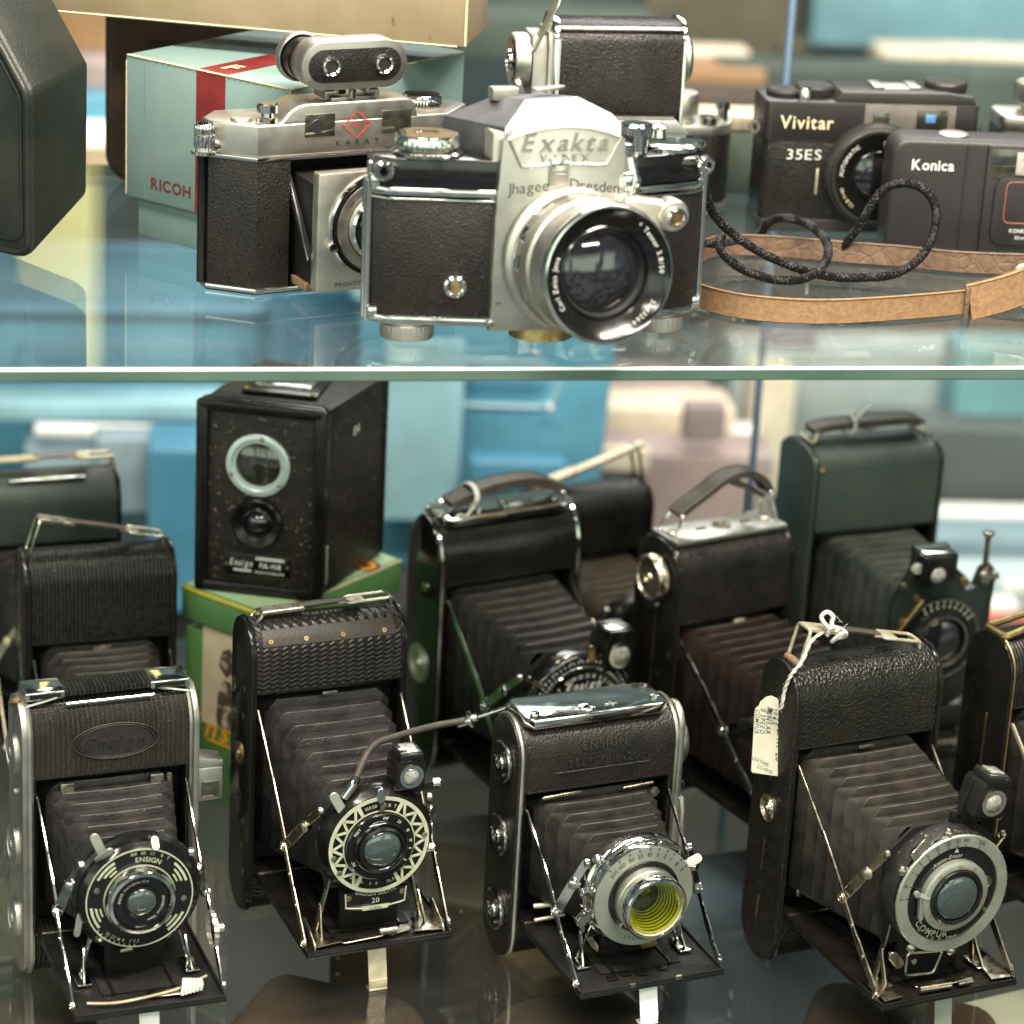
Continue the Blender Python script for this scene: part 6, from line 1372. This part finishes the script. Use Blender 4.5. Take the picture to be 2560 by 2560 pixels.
# ------------------------------------------------------------------ camera frame (used to take measured bearings into the room)
PITCH, ROLL, FPX = rad(20.5), rad(3.1), 7113.0
CAMP = Vector((0, -1226, 719))
Fw = Vector((0, math.cos(PITCH), -math.sin(PITCH))); U0 = Vector((0, math.sin(PITCH), math.cos(PITCH)))
CR = X*math.cos(ROLL)+U0*math.sin(ROLL); CU = U0*math.cos(ROLL)-X*math.sin(ROLL)
def ray(px, py): return Fw+CR*((px-1280)/FPX)-CU*((py-1280)/FPX)
def AT(px, py, d): return CAMP+ray(px, py)*d
def AZ(px, py, z): v = ray(px, py); return CAMP+v*((z-CAMP.z)/v.z)

def slab(name, label, cat, c, size, rz, mat_, edge, line=None, kind=None):
    o = thing(name, label, cat, c, rz)
    b = MB(mat_); w, d, t = size
    b.add([(-w/2, 0, 0), (w/2, 0, 0), (w/2, d, 0), (-w/2, d, 0)], [(0, 1, 2, 3)]); b.add([(-w/2, 0, -t), (w/2, 0, -t), (w/2, d, -t), (-w/2, d, -t)], [(3, 2, 1, 0)])
    b.build('sheet', o, smooth=0)
    e = MB(edge); e.prism([(0, -.9), (0, -t+.5), (.5, -t), (d-.5, -t), (d, -t+.5), (d, -.5), (d-.5, 0), (.9, 0)] if False else [(-.6, -.9), (-.6, -t+.6), (0, -t), (.4, -t), (.4, 0), (.2, 0)], 'x', -w/2, w/2)
    e.prism([(d-.4, 0), (d-.4, -t), (d, -t), (d+.4, -t+.5), (d+.4, -.5), (d, 0)], 'x', -w/2, w/2)
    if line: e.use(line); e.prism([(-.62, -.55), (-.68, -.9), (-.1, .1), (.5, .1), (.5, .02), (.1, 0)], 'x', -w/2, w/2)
    e.build('front_edge', o)
    return o

def block(name, label, cat, c, size, rz, mat_, bev=3, group=None, kind=None, extra=None):
    b = MB(M[mat_]); b.box((0, 0, size[2]/2), size, bev, seg=3)
    o = b.build(name, None, loc=c, rot=(0, 0, rad(rz))); return tag(o, label, cat, group, kind)

def surroundings():
    slab('glass_shelf', 'upper clear glass shelf with green polished front edge across the whole width', 'shelf', (3.8, -1.8, ZS), (1150, 372, 6.2), 10.5, M['shelf_glass'], M['edge_glass'], M['edge_highlight'])
    slab('glass_shelf', 'lower glass shelf carrying the rows of folding cameras', 'shelf', (25, -92, -.1), (1300, 560, 6.2), 10.5, M['shelf_glass_low'], M['edge_glass'])
    # upright back panel edge seen as a thin blue line
    o = thing('glass_partition', 'upright glass partition with thin blue edge behind the shelves', 'partition', (150, 470, -180), 10.5)
    b = MB(M['panel_edge']); b.box((0, 0, 420), (3.2, 7, 840), .6); b.build('edge', o); b = MB(M['panel_glass']); b.add([(2, 0, 0), (480, 0, 0), (480, 0, 840), (2, 0, 840)], [(0, 1, 2, 3)]); b.build('pane', o, smooth=0)
    # things under the lower shelf
    b = MB(M['floor_brown']); b.box((0, 400, -215), (2400, 1500, 10), 2); tag(b.build('base_board', None), 'brown board forming the base of the cabinet', 'board', kind='structure')
    def case(label, c, rz, w, h, d, m='case_brown'):
        r = thing('leather_case', label, 'case', c, rz, 'leather cases under the lower shelf'); b = MB(M[m]); b.prism(rrect(w, h, min(w, h)*.22, 6, 0, h/2), 'y', 0, d, 5, seg=3); b.build('body', r)
        b = MB(M['card_edge']); q = rrect(w*.9, h*.88, min(w, h)*.2, 6, 0, h/2)
        for i in range(0, 120):
            t = i/120*len(q); k = int(t); f = t-k; a, b2 = q[k % len(q)], q[(k+1) % len(q)]; x, z = a[0]+(b2[0]-a[0])*f, a[1]+(b2[1]-a[1])*f
            b.box((x, -.3, z), (1.6, .7, .8))
        b.build('stitching', r)
        b = MB(M['brown_dark']); b.ribbon([(0, -.5, h*.95), (0, -1.6, h*.5), (0, -.8, h*.3)], (1, 0, 0), 14, 2.4); b.build('flap_strap', r)
        return r
    case('brown stitched camera case under the glass below the silver ended camera', (-222, -30, -104), 24, 96, 80, 60)
    case('dark brown camera case under the glass below the zigzag dial camera', (-90, -6, -104), -18, 92, 84, 60, 'brown_leather')
    case('brown camera case under the glass below the yellow filter camera', (62, 14, -106), 34, 84, 86, 50)
    case('dark camera case under the glass below the tagged camera', (205, 20, -102), -14, 100, 80, 60, 'brown_leather')
    case('chestnut case under the glass between the two middle cameras', (-30, 150, -112), -12, 120, 90, 70)
    block('carton', 'cream envelope under the glass below the zigzag dial camera', 'envelope', (-150, 10, -60), (46, 70, 3), 38, 'beige_paper')
    block('leather_strap', 'flat brown strap under the glass between the front cameras', 'strap', (-8, -22, -46), (14, 150, 3), -38, 'brown_mid')
    block('leather_strap', 'dark strap under the glass below the tagged camera', 'strap', (150, -14, -50), (12, 150, 3), 52, 'brown_dark')
    block('carton', 'pale grey slip of card under the glass near the front', 'slip', (120, -26, -64), (30, 60, 2), 12, 'grey_pale')
    block('carton', 'slate blue carton seen through the glass right of the yellow filter camera', 'carton', (150, 190, -105), (120, 90, 80), 20, 'slate')
    block('carton', 'beige carton seen through the glass under the cable release', 'carton', (-5, 235, -70), (150, 60, 44), 8, 'mauve_paper')
    block('carton', 'cream card box seen through the glass at the lower right corner', 'carton', (300, 60, -90), (120, 90, 60), 28, 'beige_paper')
    block('carton', 'olive carton seen through the glass at far left under the shelf', 'carton', (-290, 110, -110), (120, 90, 80), 16, 'olive')
    block('carton', 'orange card packet seen through the glass under the yellow filter camera', 'carton', (40, 110, -40), (60, 40, 12), 30, 'orange_card')
    for x, z, l, w_ in ((-90, -88, 'small white ticket lying below the glass under the zigzag dial camera', 8), (96, -80, 'small white ticket lying below the glass under the yellow filter camera', 11)):
        pass
    # background: counters, plastic bins and packets behind the cabinet, all out of focus
    b = MB(M['counter']); b.box((0, 1250, -262), (4200, 1500, 40), 4); tag(b.build('counter', None), 'grey counter top behind the cabinet', 'counter', kind='structure')
    b = MB(M['wall_green']); b.box((0, 2600, 400), (6000, 30, 2400), 2); tag(b.build('back_wall', None), 'dim green wall far behind', 'wall', kind='structure')
    def bin_(label, c, w, d, h, rz, m, lip):
        r = thing('plastic_bin', label, 'bin', c, rz, 'blue plastic bins behind the shelves')
        b = MB(M[m]); bm = bmesh.new()
        lo = [(-w*.46, 0), (w*.46, 0), (w*.46, d), (-w*.46, d)]; hi = [(-w*.5, -8), (w*.5, -8), (w*.5, d+8), (-w*.5, d+8)]
        A = [bm.verts.new((x, y, 0)) for x, y in lo]; B = [bm.verts.new((x, y, h)) for x, y in hi]; I = [bm.verts.new((x*.94, y*.94+4, h)) for x, y in hi]; J = [bm.verts.new((x*.94, y*.94+4, 8)) for x, y in lo]
        bm.faces.new(A[::-1]); bm.faces.new(J)
        for i in range(4):
            j = (i+1) % 4; bm.faces.new((A[i], A[j], B[j], B[i])); bm.faces.new((B[i], B[j], I[j], I[i])); bm.faces.new((I[i], I[j], J[j], J[i]))
        bmesh.ops.recalc_face_normals(bm, faces=bm.faces[:]); bmesh.ops.bevel(bm, geom=bm.edges[:], offset=4, segments=2, affect='EDGES', profile=.5); b.merge(bm)
        body = b.build('body', r)
        b = MB(M[lip])
        b.tube(rounded_loop([(-w*.51, -11, h-4), (w*.51, -11, h-4), (w*.51, d+11, h-4), (-w*.51, d+11, h-4)], 18, 4), 6, 8, True); b.build('rim', r)
        b = MB(M['blue_deep']); b.prism(rrect(w*.36, h*.10, h*.045, 4, w*.06, h*.70), 'y', -5.6, -3, .6); b.use(M[lip]); b.tube([(x, -5.2, z) for x, z in rrect(w*.44, h*.16, h*.07, 4, w*.06, h*.69)], 2.4, 6, True); b.build('handle', body)
    BX = globals()['BX']
    BX(bin_)

def BX(bin_):
    P = lambda px, py, d: AT(px, py, d)
    def put(px, py, d): v = P(px, py, d); return (v.x, v.y, v.z)
    bin_('mid blue plastic bin standing behind the large smooth black folding camera', put(1190, 1420, 2150), 190, 150, 215, 4, 'blue_plastic', 'blue_pale')
    bin_('pale blue plastic bin at the left behind the box camera', put(250, 1190, 2350), 420, 160, 150, 8, 'blue_plastic', 'blue_deep')
    def b(label, cat, px, py, d, w, h, m, dep=60, rz=6, name='carton'):
        v = P(px, py, d); v.z -= h/2; block(name, label, cat, (v.x, v.y+dep/2, v.z), (w, dep, h), rz, m, 2.5, 'packets and cartons on the counter behind')
    b('pale blue slab added as the lighter left side of the mid blue bin', 'board', 1055, 1080, 2075, 58, 140, 'blue_pale', 8, 6, 'board')  # thin slab standing for the paler left side of the bin
    b('dark blue strip added as shadow low before the mid blue bin', 'packet', 1290, 1190, 2060, 70, 22, 'blue_deep', 30)  # dark block placed as the shadow low in front of the bin
    b('small white label on the mid blue bin', 'label', 1375, 1020, 2085, 5, 5, 'white_card', 4, 4, 'label')
    b('long pale blue tray low at the left behind the barred camera', 'tray', 120, 1030, 2200, 300, 16, 'blue_pale', 40, 10, 'tray')
    b('blue grey folded cloth beside the barred camera at left', 'cloth', 380, 1190, 2140, 90, 60, 'blue_grey', 30, 12, 'cloth')
    b('cream printed leaflet above the pink packet', 'leaflet', 1560, 1150, 2250, 40, 20, 'beige_paper', 10, 6, 'leaflet')
    b('grey lens box between the cream pad and the glass edge', 'box', 1760, 1060, 2280, 34, 30, 'mauve_paper', 20, 6, 'box')
    b('pale strip added as a reflected streak above the mid blue bin', 'card', 1180, 985, 2110, 120, 7, 'blue_pale', 8, 6, 'card')  # pale block put in as a streak of reflection along the bin top
    b('pale strip added as the curved highlight at left behind the box camera', 'card', 330, 1085, 2180, 150, 8, 'white_card', 14, 6, 'card')  # white strip stands in for the highlight on the bin lid edges
    b('deep blue carton behind the box camera under the pale bin', 'carton', 860, 1080, 2300, 130, 240, 'blue_deep')
    b('blue grey carton behind the ribbed camera at the left', 'carton', 360, 1320, 2220, 190, 130, 'blue_grey')
    b('slate carton low at the left behind the green carton', 'carton', 460, 1330, 2120, 60, 130, 'blue_deep')
    b('pale grey sheet of card behind the bright barred camera', 'card', 120, 1120, 2460, 260, 60, 'blue_pale')
    b('cream paper pad behind the brown bellows camera', 'paper pad', 1660, 1090, 2350, 110, 46, 'cream_paper')
    b('mauve packet lying under the cream paper pad', 'packet', 1690, 1240, 2300, 150, 70, 'pink_paper')
    b('mauve wrapped packet above the cream paper pad', 'packet', 1590, 1000, 2420, 120, 34, 'mauve_paper')
    b('beige carton left of the thin blue glass edge', 'carton', 1820, 1180, 2400, 56, 50, 'white_card')
    b('beige and brown packet behind the glass edge', 'packet', 1920, 1090, 2450, 36, 110, 'beige_paper')
    b('dark slate carton beside the tall roll film camera', 'carton', 1960, 1060, 2500, 40, 160, 'slate')
    b('pale grey box lid at upper right behind the tall roll film camera', 'box lid', 2280, 1000, 2500, 330, 90, 'grey_pale')
    b('dark grey box beside the tall roll film camera', 'box', 2370, 1190, 2420, 140, 84, 'grey_dark')
    b('pale teal cloth folded at far right behind', 'cloth', 2530, 1060, 2450, 110, 130, 'teal_cloth')
    b('white edged card right of the tall roll film camera', 'card', 2430, 1320, 2380, 150, 24, 'white_card', 30)
    b('pale blue box right of the tall roll film camera', 'box', 2460, 1420, 2330, 190, 50, 'blue_grey', 50)
    b('blue grey box behind the camera at the right edge', 'box', 2470, 1560, 2280, 200, 76, 'grey_pale', 50)
    b('white ticket lying on the grey box behind at right', 'ticket', 2540, 1470, 2270, 22, 12, 'white_card', 20)
    b('white ticket with red band at far right behind', 'ticket', 2490, 1530, 2250, 34, 14, 'white_card', 20)
    b('red band of card behind the camera at the right edge', 'card', 2520, 1552, 2240, 70, 8, 'red_card', 10)
    # above the upper shelf
    b('dark green box at the top centre behind', 'box', 1250, 20, 2700, 130, 90, 'green_deep', 90)
    b('mid green box with pale band at top centre behind', 'box', 1330, 95, 2620, 220, 40, 'green_mid', 90)
    b('olive carton behind the silver ended upright camera', 'carton', 1790, 90, 2900, 160, 130, 'olive', 90)
    b('cream card behind the upright silver ended camera', 'card', 1790, 160, 2620, 60, 22, 'cream_paper', 40)
    b('orange carton at right of the upright silver ended camera', 'carton', 1790, 225, 2560, 84, 36, 'orange_card', 60)
    b('dark brown case behind the tall ridged knob', 'case', 1850, 330, 2480, 120, 60, 'brown_dark', 60, 6, 'case')
    b('green box behind the black compact camera', 'box', 2040, 60, 2950, 110, 150, 'green_mid', 90)
    b('pale blue screen like panel at upper right', 'panel', 2330, 20, 2840, 240, 84, 'blue_pale', 30)
    b('dark olive shelf board at right under the pale panel', 'board', 2330, 150, 2900, 320, 24, 'olive', 60)
    b('cream box at right behind the compact cameras', 'box', 2320, 168, 2700, 96, 26, 'cream_paper', 60)
    b('second cream box at right, lower than its neighbour', 'box', 2490, 195, 2700, 100, 44, 'beige_paper', 60)
    b('grey green box behind the silver dialled camera', 'box', 2230, 300, 2600, 330, 90, 'green_mid', 60)
    b('tan wooden box at upper left behind the dark case', 'box', 190, 85, 2300, 150, 46, 'orange_card', 60)
    b('pink paper stack between the dark case and brown case', 'paper stack', 205, 195, 2260, 90, 26, 'pink_paper', 60)
    b('brown box between the dark case and the brown case', 'box', 215, 265, 2300, 110, 24, 'brown_mid', 60)
    b('blue carton between the dark case and the brown case', 'carton', 215, 320, 2240, 110, 50, 'blue_plastic', 60)
    b('white packet between the dark case and the brown case', 'packet', 215, 385, 2200, 60, 34, 'white_card', 60)
    b('tan board at the back of the upper shelf left', 'board', 215, 425, 2150, 110, 10, 'kraft', 60)
    b('yellow green packet at the top left corner', 'packet', 60, 10, 2600, 110, 40, 'yellow_box', 60)
    # tall pale yellow post and blue hangings mirrored in the shelf
    o = block('post', 'tall pale yellow post far behind at left, seen mirrored in the glass shelf', 'post', (-360, 900, 345), (58, 58, 620), 0, 'yellow_box', 4)
    b('dark green hanging cloth behind the upper shelf', 'cloth', 900, -120, 2500, 120, 60, 'green_deep', 30)

def lights_camera():
    w = bpy.data.worlds.new('World'); SC.world = w; w.use_nodes = True; nt = w.node_tree; nt.nodes.clear()
    out = nt.nodes.new('ShaderNodeOutputWorld'); tc = N(nt, 'ShaderNodeTexCoord').outputs['Generated']
    sp = N(nt, 'ShaderNodeSeparateXYZ', {0: tc}); fr = ramp(nt, math_(nt, 'MULTIPLY', sp.outputs[1], -1.0), .1, .9); dn = ramp(nt, math_(nt, 'MULTIPLY', sp.outputs[2], -1.0), -.35, .25)
    n = noise(nt, tc, 2.6, 3, .5); n2 = noise(nt, tc, 7.0, 2, .5)
    c = mixc(nt, ramp(nt, n, .40, .60), (.02, .024, .024), (.10, .17, .18))
    c = mixc(nt, ramp(nt, n2, .56, .66), c, (.30, .27, .235))
    c = mixc(nt, math_(nt, 'MULTIPLY', math_(nt, 'MULTIPLY', fr, dn), ramp(nt, n2, .36, .56)), c, (.40, .43, .40))
    zz = sp.outputs[2]; band = math_(nt, 'MULTIPLY', ramp(nt, zz, -.06, .02), ramp(nt, zz, .40, .24)); xx = N(nt, 'ShaderNodeTexNoise', {'Vector': N(nt, 'ShaderNodeVectorMath', {0: tc, 1: (5.5, 1.5, 1.2)}, operation='MULTIPLY').outputs[0], 'Scale': 1.0, 'Detail': 2.0}).outputs[0]
    c = mixc(nt, math_(nt, 'MULTIPLY', math_(nt, 'MULTIPLY', band, ramp(nt, fr, .25, .6)), ramp(nt, xx, .32, .46)), c, (1.9, 2.2, 1.75))
    bg = N(nt, 'ShaderNodeBackground', {'Color': c, 'Strength': 1.0}); nt.links.new(bg.outputs[0], out.inputs[0])
    def area(name, loc, tgt, sx, sy, p, col):
        l = bpy.data.lights.new(name, 'AREA'); l.shape = 'RECTANGLE'; l.size = sx; l.size_y = sy; l.energy = p; l.color = col
        o = bpy.data.objects.new(name, l); COL.objects.link(o); o.location = loc
        o.rotation_euler = (Vector(tgt)-Vector(loc)).to_track_quat('-Z', 'Y').to_euler(); return o
    area('ceiling_light', (-.16, -.36, 1.5), (-.05, .08, .2), 1.0, .11, 36, (1, .90, .76))
    area('ceiling_light', (.52, -.34, 1.5), (.08, .1, .2), .8, .11, 29, (1, .89, .74))
    area('ceiling_light', (-.5, -1.4, 1.45), (-.1, .1, .2), .8, .10, 12, (1, .92, .80))
    area('ceiling_light', (.75, -1.35, 1.5), (.1, .1, .2), .8, .10, 13, (1, .91, .78))
    area('ceiling_light', (.1, .95, 1.8), (0, .6, .1), 1.4, .2, 20, (1, .97, .92))
    area('ceiling_light', (.2, 1.9, 1.7), (.1, 1.5, -.2), 1.6, .5, 32, (1, .96, .90))
    cd = bpy.data.cameras.new('camera'); cam = bpy.data.objects.new('camera', cd); COL.objects.link(cam); SC.camera = cam
    cam.matrix_world = Matrix(((CR.x, CU.x, -Fw.x, CAMP.x*S), (CR.y, CU.y, -Fw.y, CAMP.y*S), (CR.z, CU.z, -Fw.z, CAMP.z*S), (0, 0, 0, 1)))
    cd.sensor_width = 36; cd.lens = 36*FPX/2560; cd.clip_start = .05; cd.clip_end = 50
    cd.dof.use_dof = True; cd.dof.focus_distance = 1.385; cd.dof.aperture_fstop = 6.3; cd.dof.aperture_blades = 0
    SC.view_settings.view_transform = 'Standard'; SC.view_settings.look = 'None'; SC.view_settings.exposure = 0; SC.view_settings.gamma = 1
    SC.render.engine = 'CYCLES'; c = SC.cycles; c.use_denoising = True; c.max_bounces = 10; c.transparent_max_bounces = 24; c.glossy_bounces = 5; c.diffuse_bounces = 3; c.caustics_reflective = False; c.caustics_refractive = False; c.sample_clamp_indirect = 4
    SC.render.resolution_x = SC.render.resolution_y = 1024

# ------------------------------------------------------------------ build
for fn in (surroundings, cam_front_silver, cam_front_zigzag, cam_front_yellow, cam_front_tagged, cam_back_ribbed, cam_back_bright_bar, cam_back_speed_dial, cam_back_maroon, cam_back_brown, cam_back_large, cam_right_edge, box_camera, green_carton,
           karat, accessory_rangefinder, exakta, chrome_folder, knob_camera, compact_black, compact_charcoal, leather_strap, wrist_cord, ricoh_box, kraft_box, brown_case, dark_case, pale_camera, silver_top, lights_camera):
    fn()
